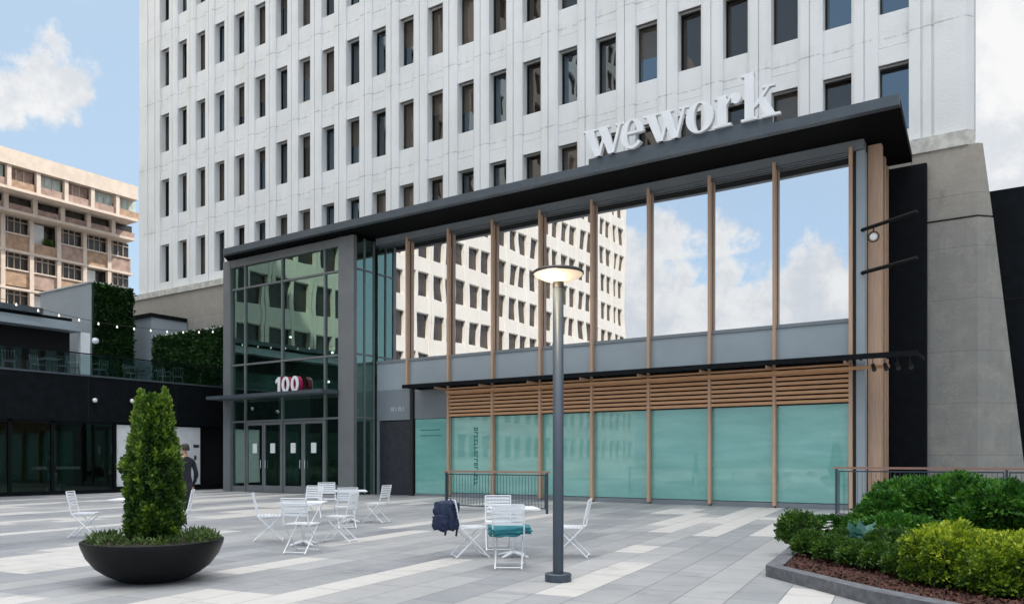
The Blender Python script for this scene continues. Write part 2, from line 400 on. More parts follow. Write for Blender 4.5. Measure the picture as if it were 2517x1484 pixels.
def leaves(name, m, parent, pts, size, seed, aspect=.5, up=.3, hi=None):
    """pts: list of (pos, outward, tone). Each leaf is a small folded blade."""
    rnd = random.Random(seed); vs = []; fs = []; tone = []
    for p, out, tn in pts:
        d = Vector((rnd.gauss(0,1), rnd.gauss(0,1), rnd.gauss(0,1))).normalized()
        ax = (Vector(out)*.9 + d*.8 + Vector((0,0,up))).normalized()
        sd_ = ax.cross(Vector((rnd.gauss(0,1), rnd.gauss(0,1), rnd.gauss(0,1)))).normalized()
        nrm = ax.cross(sd_); L = size*rnd.uniform(.7, 1.35); w = L*aspect*.5
        p = Vector(p); o = len(vs)
        vs += [tuple(p), tuple(p+ax*L*.5+sd_*w+nrm*w*.35), tuple(p+ax*L), tuple(p+ax*L*.5-sd_*w+nrm*w*.35)]
        fs += [(o,o+1,o+2), (o,o+2,o+3)]
        v = min(1, max(0, tn+rnd.gauss(0,.16))); tone += [v, v]
    me = bpy.data.meshes.new(name); me.from_pydata(vs, [], fs); me.materials.append(m)
    at_ = me.attributes.new('leaf', 'FLOAT', 'FACE'); at_.data.foreach_set('value', tone)
    me.update(); o = bpy.data.objects.new(name, me); C.objects.link(o); o.parent = parent
    return o
def hash3(p, s=1.0):
    from mathutils import noise
    return noise.noise(Vector(p)*s)
def lobes_pts(lobes, n, seed, depth=.35, bumpy=.18, freq=3.0, tonebias=.45):
    rnd = random.Random(seed); out = []; w = [l[3]*l[4]+l[4]*l[5]+l[3]*l[5] for l in lobes]
    while len(out) < n:
        l = rnd.choices(lobes, w)[0]
        d = Vector((rnd.gauss(0,1), rnd.gauss(0,1), rnd.gauss(0,1))).normalized()
        if d.z < -.5: continue
        k = 1 - depth*rnd.random()**2 + bumpy*hash3((d.x*1.7+l[0], d.y*1.7+l[1], d.z*1.7+l[2]), freq*.6)*1.6
        p = Vector((l[0]+d.x*l[3]*k, l[1]+d.y*l[4]*k, l[2]+d.z*l[5]*k))
        if p.z < .02: continue
        inside = False
        for q in lobes:
            if q is l: continue
            e = Vector(((p.x-q[0])/q[3], (p.y-q[1])/q[4], (p.z-q[2])/q[5]))
            if e.length < .72: inside = True; break
        if inside: continue
        tn = tonebias + .55*hash3(p, freq*2.2)
        out.append((p, d, tn))
    return out
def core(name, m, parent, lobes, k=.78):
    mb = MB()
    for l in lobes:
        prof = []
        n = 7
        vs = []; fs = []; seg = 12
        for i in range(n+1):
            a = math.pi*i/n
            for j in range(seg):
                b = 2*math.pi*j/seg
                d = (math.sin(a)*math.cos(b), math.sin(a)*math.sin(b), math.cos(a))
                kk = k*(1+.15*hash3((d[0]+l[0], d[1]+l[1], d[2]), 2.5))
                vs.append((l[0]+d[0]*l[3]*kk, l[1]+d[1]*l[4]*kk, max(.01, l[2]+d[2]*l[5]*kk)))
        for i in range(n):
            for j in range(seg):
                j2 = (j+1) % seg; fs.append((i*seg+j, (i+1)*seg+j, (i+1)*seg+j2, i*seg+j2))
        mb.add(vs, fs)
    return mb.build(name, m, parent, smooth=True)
def skinned(name, joints, edges, root=0, sub=2):
    """one continuous surface grown over a skeleton; joints = [(pos, radius or (rx,ry))]"""
    me = bpy.data.meshes.new(name+'_rig'); me.from_pydata([j[0] for j in joints], edges, [])
    o = bpy.data.objects.new(name+'_rig', me); C.objects.link(o)
    md = o.modifiers.new('s', 'SKIN'); md.use_smooth_shade = True
    sv_ = me.skin_vertices[0].data
    for i, j in enumerate(joints):
        r = j[1] if isinstance(j[1], tuple) else (j[1], j[1]); sv_[i].radius = r; sv_[i].use_root = (i == root)
    sb = o.modifiers.new('u', 'SUBSURF'); sb.levels = sub; sb.render_levels = sub
    dg = bpy.context.evaluated_depsgraph_get(); out = bpy.data.meshes.new_from_object(o.evaluated_get(dg))
    bpy.data.objects.remove(o); bpy.data.meshes.remove(me)
    out.name = name
    return out

# ================================================================== GROUND
g = MB().box(-60, 30, -70, 30, -.3, 0).build('plaza', M['paving']); structure(g)
g = MB().add([(-900,-900,-.02),(900,-900,-.02),(900,900,-.02),(-900,900,-.02)], [(0,1,2,3)]).build('ground', M['asphalt']); structure(g)

# ================================================================== OFFICE TOWER
tw = thing('office_tower', 'tall white precast office tower with a grid of narrow dark windows behind the glass building', 'building')
TX0, TX1, TY = -45.0, -1.85, 27.4
W0 = 11.66; FH = 3.77; WH = 2.16; NF = 9
cols = [-42.43 + 1.67*k for k in range(24)]
HW = .44     # half window opening
wall = MB()
top = 45.5
zz = [10.95] + [W0+FH*k for k in range(NF)]
for k in range(NF):      # spandrels between window bands
    lo = 11.0 if k == 0 else W0+FH*(k-1)+WH
    hi = W0+FH*k
    wall.box(TX0+.3, TX1-.45, TY+.17, TY+.9, lo+.0, hi)
    # projecting lip under the sill, dropping back to a lower field with a joint
    if k > 0:
        mid = lo+.52
        wall.box(TX0+.3, TX1-.46, TY+.13, TY+.25, mid+.035, hi+.0)
        wall.box(TX0+.3, TX1-.46, TY+.10, TY+.25, lo-.0, mid)
    else:
        wall.box(TX0+.3, TX1-.46, TY+.055, TY+.12, lo+.05, hi-.02)
wall.box(TX0+.3, TX1-.45, TY+.10, TY+.9, W0+FH*(NF-1)+WH, top)
ex = [TX0+.25] + [c-HW for c in cols] ; ed = [c+HW for c in cols] + [None]
for i in range(len(cols)-1):     # piers: two flat ribs with a groove between
    a, b = cols[i]+HW, cols[i+1]-HW; mdl = (a+b)/2
    wall.prism([(a,TY+.05),(a+.10,TY-.03),(mdl-.02,TY-.03),(mdl-.02,TY+.9),(a,TY+.9)], 11.0, top-.05)
    wall.prism([(mdl+.02,TY-.03),(b-.10,TY-.03),(b,TY+.05),(b,TY+.9),(mdl+.02,TY+.9)], 11.0, top-.05)
    wall.box(mdl-.03, mdl+.03, TY+.02, TY+.5, 11.0, top-.06)
# left end pier group
wall.prism([(TX0,TY+.35),(TX0+.12,TY-.02),(TX0+.95,TY-.02),(TX0+.95,TY+.9),(TX0,TY+.9)], 11.0, top)
wall.box(TX0+.9, cols[0]-HW-.3, TY+.05, TY+.9, 11.0, top-.04)
wall.box(TX0+1.02, cols[0]-HW-.5, TY-.0, TY+.9, 11.0, top-.045)
wall.box(cols[0]-HW-.42, cols[0]-HW, TY+.012, TY+.9, 11.0, top-.02)
# right end piers
wall.box(cols[-1]+HW, cols[-1]+HW+.325, TY+.014, TY+.9, 11.0, top-.03)
wall.box(cols[-1]+HW+.33, cols[-1]+HW+.70, TY+.05, TY+.9, 11.0, top-.07)
wall.box(cols[-1]+HW+.39, cols[-1]+HW+.62, TY+.0, TY+.9, 11.0, top-.05)
wall.prism([(cols[-1]+HW+.70,TY-.03),(TX1-.2,TY-.03),(TX1,TY+.20),(TX1,TY+.9),(cols[-1]+HW+.70,TY+.9)], 11.2, top)
wall.box(TX0, TX0+.9, TY+.9, TY+24, 11.0, top-.1)
wall.box(-4.6, -3.75, TY+.9, TY+24, 0, top-.1)
wall.box(TX0+.05, -3.8, TY+23, TY+24.2, 0, top-.15)
wall.box(TX0+.1, -3.9, TY+.95, TY+23.9, top-.9, top-.3)
wall.build('facade', M['tower'], tw)
B('interior_wall', M['nearblack'], tw, TX0+1, -3.6, TY+1.3, TY+1.4, 11.2, top-1)
B('plinth', M['concrete'], tw, TX0-.5, -3.5, TY-.12, TY+.6, 0, 10.98)
B('plinth_ledge', M['ledge'], tw, TX0-.2, -3.55, TY-.22, TY+.2, 10.8, 11.12)
def projwh(x, z):
    yc = -SN*x + CS*TY
    return 1258.5+1975*(CS*x+SN*TY)/yc, 1127-1975*(z-1.45)/yc, yc
rank = []
for k in range(NF):
    for i, c in enumerate(cols):
        p_, y_, yc = projwh(c, W0+FH*k+WH/2)
        _, yb, _ = projwh(c, W0+FH*k)
        vis = yb > 0 and -50 < p_ < 2560
        roofy = 610-.2256*(p_-548)
        if p_ > 548 and projwh(c, W0+FH*k+WH)[1] > roofy+2: vis = False
        rank.append((0 if vis else 1, yc, k, i))
rank.sort(); rest = {}
rw = random.Random(3)
for n, (v, yc, k, i) in enumerate(rank):
    c = cols[i]; z0 = W0+FH*k; gy = TY+.46
    tx = rw.gauss(0, .010); tz = rw.gauss(0, .008)     # panes never hang perfectly flat
    mb = MB() if n < 100 and not v else None
    tgt = mb or rest.setdefault('m', MB())
    a, b = c-HW-.02, c+HW+.02
    bf = rw.choice((.25,.4,.55,.7)) if rw.random() < .35 else 0
    zm = z0+WH*(1-bf); ym = tz*(1-bf)
    tgt.add([(a,gy-tx,z0-.02),(b,gy+tx,z0-.02),(b,gy+tx+ym,zm),(a,gy-tx+ym,zm)], [(0,1,2,3)], 0)
    if bf: tgt.add([(a,gy-tx+ym,zm),(b,gy+tx+ym,zm),(b,gy+tx+tz,z0+WH),(a,gy-tx+tz,z0+WH)], [(0,1,2,3)], 2)
    tgt.box(a, a+.05, gy-.06, gy-.02, z0, z0+WH, 1); tgt.box(b-.05, b, gy-.06, gy-.02, z0, z0+WH, 1)
    tgt.box(a+.05, b-.05, gy-.06, gy-.02, z0+WH-.06, z0+WH, 1)
    if mb:
        q = rw.random()
        gm = M['blind'] if q < .22 else M['tower_glass'][rw.randrange(3)]
        mb.build('window', [gm, M['frame'], M['blind']], tw)
stuff(rest['m'].build('window', [M['tower_glass'][0], M['frame'], M['blind']], tw))
# concrete buttress at the right corner
bt = MB()
f0 = TY-.10
def leg_block(xl, y0, z0, z1, a0, a1):
    xr = -1.73; zs = ((z0,a0),(z1,a1)); vs = []
    for z, a in zs: vs += [(xl,y0,z),(xr,y0,z),(xr+a,y0+a,z),(xl+.6,TY+2.2,z),(xl,TY+2.2,z)]
    bt.add(vs, [(0,1,6,5),(1,2,7,6),(2,3,8,7),(3,4,9,8),(4,0,5,9),(5,6,7,8,9),(4,3,2,1,0)])
leg_block(-3.49, f0, 8.64, 10.75, .36, .12)
leg_block(-3.10, f0+.03, 0, 8.59, 1.26, .37)
bt.build('buttress', M['concrete'], tw)
MB().prism([(-3.55,TY-.15),(-2.0,TY-.15),(-1.80,TY+.05),(-2.2,TY+1.5),(-3.55,TY+1.5)], 10.75, 11.20).build('buttress_cap', M['ledge'], tw)

# ================================================================== GLASS PAVILION
pv = thing('glass_pavilion', 'two storey glass pavilion with cedar mullions, black canopy roof and teal ground floor windows', 'building')
GY = 24.25
P = [-21.07, -19.0, -16.95, -14.9, -12.84, -10.77, -8.73, -6.75, -4.63]
# roof
rl, rr, rf = -30.15, -3.13, 22.3
roofpts = [(rl,rf),(rr,rf),(-3.42,26.9),(-31.1,26.9),(-31.1,23.3)]
MB().prism([(rl,rf),(rr,rf),(rr-.01,rf+.22),(rl-.25,rf+.22)], 10.39, 10.66).build('roof_fascia', M['fascia'], pv)
MB().prism([(rl-.25,rf+.22),(rr-.01,rf+.22),(-3.42,26.9),(-31.1,26.9),(-31.1,23.3)], 10.40, 10.62).build('roof', M['soffit'], pv)
# header above glazing with louver strips
B('header', M['grey2'], pv, -22.8, -4.30, GY-.10, GY+.3, 10.12, 10.395)
lv = MB()
for i in range(2): lv.box(-22.8, -4.66, GY-.16+.02*i, GY-.101, 10.075-.06*i, 10.095-.06*i)
lv.build('louver', M['fascia'], pv)
# core walls
B('side_wall', M['dark'], pv, -4.62, -4.45, GY+.12, 27.2, 0, 10.35)
B('rear_panel', M['dark'], pv, -4.45, -3.05, 27.02, 27.26, 0, 10.35)
bays = [(-22.80, P[0])] + [(P[i], P[i+1]) for i in range(8)]
for i, (a, b) in enumerate(bays):
    rt = rw.gauss(0, .010)
    mb = MB(); mb.add([(a+.03,GY-rt,5.42),(b-.03,GY+rt,5.42),(b-.03,GY+rt+.01,10.13),(a+.03,GY-rt+.01,10.13)], [(0,1,2,3)])
    mb.build('glass_pane', M['mirror'], pv)
    B('spandrel_panel', M['grey'], pv, a+.012, b-.012, GY-.03, GY+.1, 4.22, 5.31)
    B('sill_trim', M['grey2'], pv, a+.01, b-.01, GY-.07, GY+.1, 5.315, 5.42)
for i, x in enumerate(P):
    w = .045
    mb = MB(); mb.box(x-w, x+w, GY-.20, GY-.035, 4.30 if i == 0 else .06, 10.20); mb.build('timber_mullion', M['wood'], pv)
B('corner_post', M['grey'], pv, -4.50, -4.28, GY-.06, GY+.3, .02, 10.10)
B('corner_reveal', M['frame'], pv, -4.575, -4.505, GY-.02, GY+.3, .02, 10.11)
# ground floor
for i in range(1, 8):
    a, b = P[i], P[i+1]
    mb = MB()
    for k in range(7):
        z = 3.06+.138*k
        mb.box(a+.046, b-.046, GY-.17, GY-.08, z, z+.088)
    mb.build('slat_screen', M['woodh'], pv)
    B('screen_backing', M['soffit'], pv, a+.02, b-.02, GY-.02, GY+.1, 3.04, 4.20)
    mb = MB(); mb.box(a+.03, b-.03, GY-.012, GY+.05, .17, 3.02); mb.build('shop_window', M['teal'], pv)
    B('window_sill', M['grey2'], pv, a+.02, b-.02, GY-.05, GY+.1, 0, .15)
a, b = -20.79, P[1]
B('shop_window', M['teal'], pv, a+.03, b-.05, GY-.012, GY+.05, .1, 3.0)
B('wall_panel', M['grey2'], pv, a, b-.06, GY-.02, GY+.1, 3.02, 4.21)
B('window_sill', M['grey2'], pv, a+.02, b-.02, GY-.04, GY+.1, 0, .09)
tx = MB()
for k, (z, w) in enumerate(((2.55, .95), (2.33, .98))):
    x = a+.3
    while x < a+.3+w: 
        L = rw.uniform(.03, .07); tx.box(x, x+L, GY-.018, GY-.012, z, z+.045); x += L+.025
tx.build('lettering', M['tealdark'], pv)
tx = MB(); z = 2.62; xc = -17.80
while z > .45:        # a column of small dark letters running down the film
    h = rw.uniform(.09, .13); q = rw.randrange(4)
    tx.box(xc-.09, xc+.09, GY-.019, GY-.0125, z-.04, z)
    if q != 1: tx.box(xc-.09, xc-.04, GY-.018, GY-.0125, z-h, z-.04)
    if q != 2: tx.box(xc+.04, xc+.09, GY-.018, GY-.0125, z-h, z-.04)
    if q == 3: tx.box(xc-.04, xc+.04, GY-.017, GY-.0125, z-h, z-h+.035)
    z -= h+.035
tx.build('lettering', M['tealdark'], pv)
# service wall left of the teal windows, black door and grey panels above
B('wall_panel', M['grey2'], pv, -22.80, -20.99, GY-.03, GY+.1, 3.0, 4.215)
B('wall_panel', M['grey2'], pv, -22.80, -22.66, GY-.03, GY+.1, 0, 2.99)
dr = B('service_door', M['door'], pv, -22.64, -20.98, GY-.015, GY+.1, 0, 2.96)
B('downpipe', M['frame'], pv, -20.96, -20.82, GY-.12, GY+.1, 0, 4.2)
tx = MB(); x = -22.02
for k in range(6):
    w = .07; tx.box(x, x+.022, GY-.038, GY-.031, 3.36, 3.52)
    if k % 2: tx.box(x+.022, x+w, GY-.037, GY-.031, 3.50, 3.52)
    else: tx.box(x+.022, x+w, GY-.037, GY-.031, 3.36, 3.38)
    if k % 3 == 0: tx.box(x+w, x+w+.02, GY-.038, GY-.031, 3.36, 3.52)
    x += .125
tx.build('lettering', mat('pale_lettering', (.5,.53,.55), .5), pv)
# mid height canopy with timber beams and spotlights
cp = MB(); cx0, cx1, cf = -20.5, -2.83, 23.15
cp.box(cx0, cx1, cf, cf+.10, 4.13, 4.27); cp.box(cx0, -4.55, GY-.14, GY-.0405, 4.14, 4.26)
cp.box(cx0, cx0+.08, cf+.10, GY-.14, 4.15, 4.25); cp.box(cx1-.08, cx1, cf+.10, GY+.5, 4.15, 4.25)
for k in range(26):
    x = cx0+.5+k*.68
    cp.box(x, x+.03, cf+.10, GY-.14, 4.19, 4.24)
cp.build('canopy_frame', M['dark'], pv)
B('canopy_glass', M['shop_glass'], pv, cx0+.08, cx1-.08, cf+.10, GY-.14, 4.252, 4.262)
for i, x in enumerate(P[1:]):
    B('canopy_bracket', M['wood'], pv, x-.025, x+.025, cf+.12, GY-.205, 4.06, 4.13)
B('canopy_rail', M['woodh'], pv, P[1], -3.6, GY-.34, GY-.27, 3.93, 4.02)
B('canopy_rail', M['woodh'], pv, P[1], -4.6, GY-.30, GY-.205, 4.07, 4.125)
for k in range(4):
    mb = MB(); x = -3.95+.3*k
    mb.tube([(x,cf+.35,4.15),(x,cf+.35,4.02)], .012, 6); mb.tube([(x-.01,cf+.42,4.0),(x+.05,cf+.26,3.84)], [.05,.06], 10)
    mb.build('spotlight', [M['frame'], M['white']], pv)
# steel outriggers reaching past the corner
for z in (7.85, 6.65):
    mb = MB(); mb.tube([(-4.35,24.17,z),(-2.83,23.15,z)], .055, 4); mb.build('steel_arm', M['nearblack'], pv)
mb = MB()
ring = [(-4.02+.14*math.cos(2*math.pi*k/18), 24.02, 7.58+.14*math.sin(2*math.pi*k/18)) for k in range(19)]
mb.tube(ring, .018, 6); mb.tube([(-4.02,24.02,7.72),(-4.02,24.0,7.82)], .02, 6)
mb.add([(-4.02+.09*math.cos(2*math.pi*k/14), 24.0, 7.58+.09*math.sin(2*math.pi*k/14)) for k in range(14)], [tuple(range(14))], 1)
mb.build('wall_lamp', [M['frame'], M['white']], pv)
# cedar fins down the side
for y, xr, wdt in ((24.62,-3.92,.30),(25.75,-4.0,.22),(26.6,-4.06,.2)):
    B('timber_fin', M['wood'], pv, -4.45 if y > 24.7 else -4.27, xr, y, y+wdt, .02, 10.34)
# ---- entrance bay
EY = 23.0; EX0, EX1 = -31.05, -22.88
B('entrance_column', M['column'], pv, EX0, -30.55, EY-.02, EY+.45, 0, 10.33)
B('entrance_column', M['column'], pv, -23.74, EX1, EY-.02, EY+.16, 0, 10.33)
B('entrance_header', M['column'], pv, -30.55, -23.74, EY, EY+.25, 10.0, 10.33)
mx_ = [-30.55, -29.64, -27.2, -24.61, -23.74]
fr = MB()
for x in mx_[1:4]:
    fr.box(x-.04, x+.04, EY+.05, EY+.20, 0, 10.0)
for z in (9.02, 5.63, 3.1):
    fr.box(-30.55, -23.74, EY+.06, EY+.19, z-.04, z+.04)
fr.box(-30.55, -29.68, EY+.07, EY+.18, .0, .25); fr.box(-24.57, -23.74, EY+.07, EY+.18, 0, .25)
fr.build('glazing_frame', M['column'], pv)
for i in range(4):
    a, b = mx_[i]+.041, mx_[i+1]-.041
    for z0, z1 in ((9.06,10.0),(5.67,8.98),(3.14,5.59)):
        rt = rw.gauss(0,.006)
        MB().add([(a,EY+.12-rt,z0),(b,EY+.12+rt,z0),(b,EY+.12+rt,z1),(a,EY+.12-rt,z1)], [(0,1,2,3)]).build('entrance_glass', M['green_glass'], pv)
for a, b in ((mx_[0], mx_[1]-.04), (mx_[3]+.04, mx_[4])):
    MB().add([(a,EY+.12,.25),(b,EY+.12,.25),(b,EY+.12,3.06),(a,EY+.12,3.06)], [(0,1,2,3)]).build('entrance_glass', M['green_glass'], pv)
dx = [-29.59, -28.42, -27.25], [-27.15, -25.92, -24.66]
for pr in dx:
    for i in range(2):
        a, b = pr[i]+.01, pr[i+1]-.01
        d = MB(); d.box(a, a+.09, EY+.09, EY+.15, .02, 3.04); d.box(b-.09, b, EY+.09, EY+.15, .02, 3.04)
        d.box(a+.09, b-.09, EY+.09, EY+.15, .02, .30); d.box(a+.09, b-.09, EY+.09, EY+.15, 2.92, 3.04)
        d = d.build('door', M['column'], pv)
        MB().add([(a+.09,EY+.12,.30),(b-.09,EY+.12,.30),(b-.09,EY+.12,2.92),(a+.09,EY+.12,2.92)], [(0,1,2,3)]).build('door_glass', M['green_glass'], d)
        hx = b-.14 if i == 0 else a+.14
        MB().tube([(hx,EY+.05,1.05),(hx,EY+.05,1.40)], .011, 6).build('handle', M['white'], d)
        cxn = (a+b)/2
        B('notice', M['white'], d, cxn-.15, cxn+.15, EY+.095, EY+.10, 1.70, 2.12)
cn = MB(); cn.box(-31.0, -23.7, EY-.95, EY-.02, 4.06, 4.20); cn.build('entrance_canopy', M['fascia'], pv)
# side glazing of the entrance bay
sg = MB()
for y in (23.62, 24.19-.03): sg.box(EX1-.08, EX1, y-.03, y+.03, 0, 10.3)
for z in (9.02, 5.63, 3.1): sg.box(EX1-.07, EX1-.01, EY+.16, GY-.09, z-.03, z+.04)
sg.build('glazing_frame', M['column'], pv)
MB().add([(EX1-.04,EY+.16,0),(EX1-.04,GY,0),(EX1-.04,GY,10.3),(EX1-.04,EY+.16,10.3)], [(0,1,2,3)]).build('entrance_glass', M['green_glass'], pv)
# lobby inside
lb = MB(); lb.box(EX0, -22.95, 27.0, 27.1, 0, 10.3); lb.box(EX0, EX0+.1, EY+.45, 27, 0, 10.3); lb.box(-22.83, -22.7, GY+.15, 27, 0, 10.3)
lb.box(EX0+.1, -22.95, EY+.3, 27, 10.1, 10.3)
lb.build('lobby_wall', M['lobby'], pv)
B('lobby_floor_slab', M['lobby'], pv, -29.2, -22.95, 24.4, 27, 4.9, 5.3)
B('lobby_partition', M['grey2'], pv, -29.5, -27.4, 24.8, 24.95, 0, 4.6)
for x, y, z in ((-28.2,24.4,6.9),(-26.6,25.4,6.2),(-25.0,24.4,6.3),(-26.0,24.6,4.8)):
    MB().lathe([(0,z-.06),(.05,z-.05),(.07,z),(.0,z+.05)], x, y, 10).build('lobby_lamp', M['ceiling_lamp'], pv)
B('recess_wall', M['nearblack'], pv, -33.2, EX0-.01, 25.6, 25.7, 0, 5.2)

# ================================================================== SIGNS
def letter_ring(mb, cx, cz, rx, rz, ix, iz, a0, a1, y0, y1, n=28, cap=True):
    out = []; inn = []
    for k in range(n+1):
        a = R(a0+(a1-a0)*k/n); t = 1
        out.append((cx+rx*math.cos(a), cz+rz*math.sin(a))); inn.append((cx+ix*math.cos(a), cz+iz*math.sin(a)))
    vs = [(x,y0,z) for x,z in out]+[(x,y0,z) for x,z in inn]+[(x,y1,z) for x,z in out]+[(x,y1,z) for x,z in inn]
    m_ = n+1; fs = []
    for k in range(n):
        fs += [(k,k+1,m_+k+1,m_+k), (2*m_+k+1,2*m_+k,3*m_+k,3*m_+k+1), (k+1,k,2*m_+k,2*m_+k+1), (m_+k,m_+k+1,3*m_+k+1,3*m_+k)]
    fs += [(0,m_,3*m_,2*m_), (m_-1,3*m_-1,4*m_-1,2*m_-1)]
    mb.add(vs, fs)
sg_ = thing('rooftop_sign', 'white serif letters reading wework standing on the edge of the black roof', 'sign')
XS = .80; ZS = .87; BZ = 10.83; SYF = 22.20
def glyph(parts, rings, x):
    mb = MB(); dpt = .16
    for k, poly in enumerate(parts):
        pts = [(x+px_*XS, BZ+pz_*ZS) for px_, pz_ in poly]
        ar = sum(pts[i][0]*pts[(i+1)%len(pts)][1]-pts[(i+1)%len(pts)][0]*pts[i][1] for i in range(len(pts)))
        if ar < 0: pts.reverse()
        mb.plate(pts, SYF+.003*k, SYF+dpt-.003*k)
    for k, rg in enumerate(rings):
        cx_, cz_, rx, rz, ix, iz, a0, a1 = rg
        letter_ring(mb, x+cx_*XS, BZ+cz_*ZS, rx*XS, rz*ZS, ix*XS, iz*ZS, a0, a1, SYF-.002-.003*k, SYF+dpt+.003*k)
    return mb.build('letter', M['white'], sg_)
def gw(x):
    glyph([[(.09,.95),(.47,.95),(.77,.0),(.53,0)], [(.62,.0),(.76,0),(1.0,.78),(.93,.84)], [(.68,.95),(1.06,.95),(1.34,0),(1.10,0)],
           [(1.22,0),(1.34,0),(1.62,.95),(1.52,.95)], [(0,.93),(.58,.93),(.58,1),(0,1)], [(.62,.93),(1.16,.93),(1.16,1),(.62,1)], [(1.38,.93),(1.74,.93),(1.74,1),(1.38,1)]], [], x)
def ge(x):
    glyph([[(.24,.50),(.96,.50),(.96,.58),(.24,.58)], [(.70,.52),(.97,.52),(.93,.66),(.70,.66)]],
          [(.50,.50,.47,.52,.20,.45,3,250),(.50,.50,.47,.52,.30,.42,250,322)], x)
def go(x): glyph([], [(.54,.50,.52,.52,.21,.46,0,360)], x)
def gr(x):
    glyph([[(.13,.04),(.45,.04),(.45,.96),(.13,.96)], [(0,.92),(.45,.92),(.45,1.02),(0,1)], [(0,0),(.62,0),(.62,.08),(0,.08)],
           [(.45,.66),(.60,.86),(.80,.90),(.80,1.02),(.62,1.0),(.45,.82)]], [(.80,.82,.17,.17,.001,.001,0,360)], x)
def gk(x):
    glyph([[(.13,.04),(.45,.04),(.45,1.46),(.13,1.46)], [(0,1.42),(.45,1.42),(.45,1.54),(0,1.50)], [(0,0),(.58,0),(.58,.08),(0,.08)],
           [(.45,.36),(.56,.42),(1.0,.95),(.90,.95),(.45,.46)], [(.72,.93),(1.16,.93),(1.16,1),(.72,1)],
           [(.56,.60),(.80,.66),(1.20,.04),(.84,.04)], [(.70,0),(1.34,0),(1.34,.08),(.70,.08)]], [], x)
x = -12.15
for fn, w in ((gw,1.60),(ge,.98),(gw,1.64),(go,1.07),(gr,.97),(gk,1.2)):
    fn(x); x += w*XS
B('sign_rail', M['fascia'], sg_, -12.0, -6.3, 22.31, 22.35, 10.66, 10.84)
# 100
ns = thing('number_sign', 'white numerals 100 with magenta sides standing on the canopy over the entrance doors', 'sign')
def digit(kind, x):
    w = MB(); s_ = MB(); y0 = EY-.25; z0 = 4.215; h = .68
    if kind == '1':
        pts = [(x+.13,z0),(x+.28,z0),(x+.28,z0+h),(x+.16,z0+h),(x,z0+h-.13),(x,z0+h-.27),(x+.13,z0+h-.19)]
        w.plate(pts, y0-.03, y0); s_.plate(pts, y0+.001, y0+.20)
    else:
        letter_ring(w, x+.24, z0+h/2, .235, h/2, .085, h/2-.125, 0, 360, y0-.03, y0)
        letter_ring(s_, x+.24, z0+h/2, .233, h/2-.002, .087, h/2-.127, 0, 360, y0+.001, y0+.22)
    d = w.build('numeral', M['white'], ns); s_.build('numeral_side', M['magenta'], d)
digit('1', -27.2); digit('0', -26.83); digit('0', -26.26)

# ================================================================== LEFT SHOP BUILDING WITH TERRACE
SXP = -33.3
sb = thing('shop_building', 'low black shop building with glass shopfront and roof terrace on the left', 'building')
B('fascia', M['dark'], sb, SXP-.5, SXP, 6, 25.5, 3.0, 4.88)
jt = MB()
for y in (9.9, 14.0, 18.05, 22.1): jt.box(SXP, SXP+.006, y, y+.03, 3.0, 4.88)
jt.build('panel_joint', M['nearblack'], sb)
B('terrace_floor', M['grey2'], sb, -58, SXP-.5, 6, 30, 4.5, 4.86)
B('terrace_edge', M['fascia'], sb, SXP-.28, SXP+.03, 6, 25.5, 4.88, 4.95)
gl = MB()
fr = MB()
for y in (6, 9.0, 12.0, 15.05, 16.95-.3, 19.25): fr.box(SXP-.16, SXP-.04, y-.06, y+.06, 0, 3.0)
fr.box(SXP-.15, SXP-.05, 6, 19.25, 0, .16); fr.box(SXP-.16, SXP-.04, 6, 19.25, 2.9, 2.999)
fr.build('shopfront_frame', M['dark'], sb)
for a, b in ((6.06,8.94),(9.06,11.94),(12.06,14.99),(15.11,16.59),(16.71,19.19)):
    MB().add([(SXP-.1,a,.16),(SXP-.1,b,.16),(SXP-.1,b,2.9),(SXP-.1,a,2.9)], [(0,1,2,3)]).build('shop_window', M['shop_glass'], sb)
rm = MB(); rm.box(SXP-4.2, SXP-4, 6, 19.3, 0, 3); rm.box(SXP-4, SXP-.2, 19.2, 19.3, 0, 3); rm.box(SXP-4, SXP-.2, 5.9, 6, 0, 3); rm.box(SXP-4, SXP-.51, 6, 19.2, 2.9, 2.99)
rm.build('shop_interior', M['darkroom'], sb)
for k, (y, m_, w, z1) in enumerate(((13.9,M['tealdark'],.5,2.7),(14.8,M['pinkish'],.35,2.7),(15.7,M['orange'],.25,1.4),(16.1,M['leaf_blue'],.4,2.7),(18.0,M['tealdark'],.5,2.7))):
    B('display_panel', m_, sb, SXP-3.2, SXP-3.1, y, y+w, .05, z1)
B('shop_counter', M['board'], sb, SXP-3.0, SXP-2.4, 17.2, 19.0, 1.0, 1.12)
B('rear_wall', M['nearblack'], sb, SXP-.6, SXP-.5, 19.3, 25.5, 0, 3.0)
B('low_wall', M['dark'], sb, SXP-.4, SXP-.05, 19.31, 25.5, 0, .24)
wb = thing('hoarding', 'white hoarding board with dark printed notices on the black shop wall behind the topiary', 'board')
B('board', M['board'], wb, SXP-.2, SXP-.11, 19.32, 23.45, .26, 2.92)
for nb_ in ((23.08,23.38,1.98,2.12),(23.12,23.24,1.4,1.6),(23.1,23.25,.35,1.2)): B('printed_notice', M['ink'], wb, SXP-.109, SXP-.10, *nb_)
for y, z in ((18.25,3.9),(19.9,3.97)):
    mb = MB(); mb.tube([(SXP,y,z),(SXP+.12,y,z)], .04, 8, 0); mb.lathe([(.0,z-.10),(.07,z-.08),(.10,z),(.07,z+.07),(0,z+.09)], SXP+.16, y, 14, 1)
    mb.build('wall_lamp', [M['frame'], M['white']], sb, smooth=True)
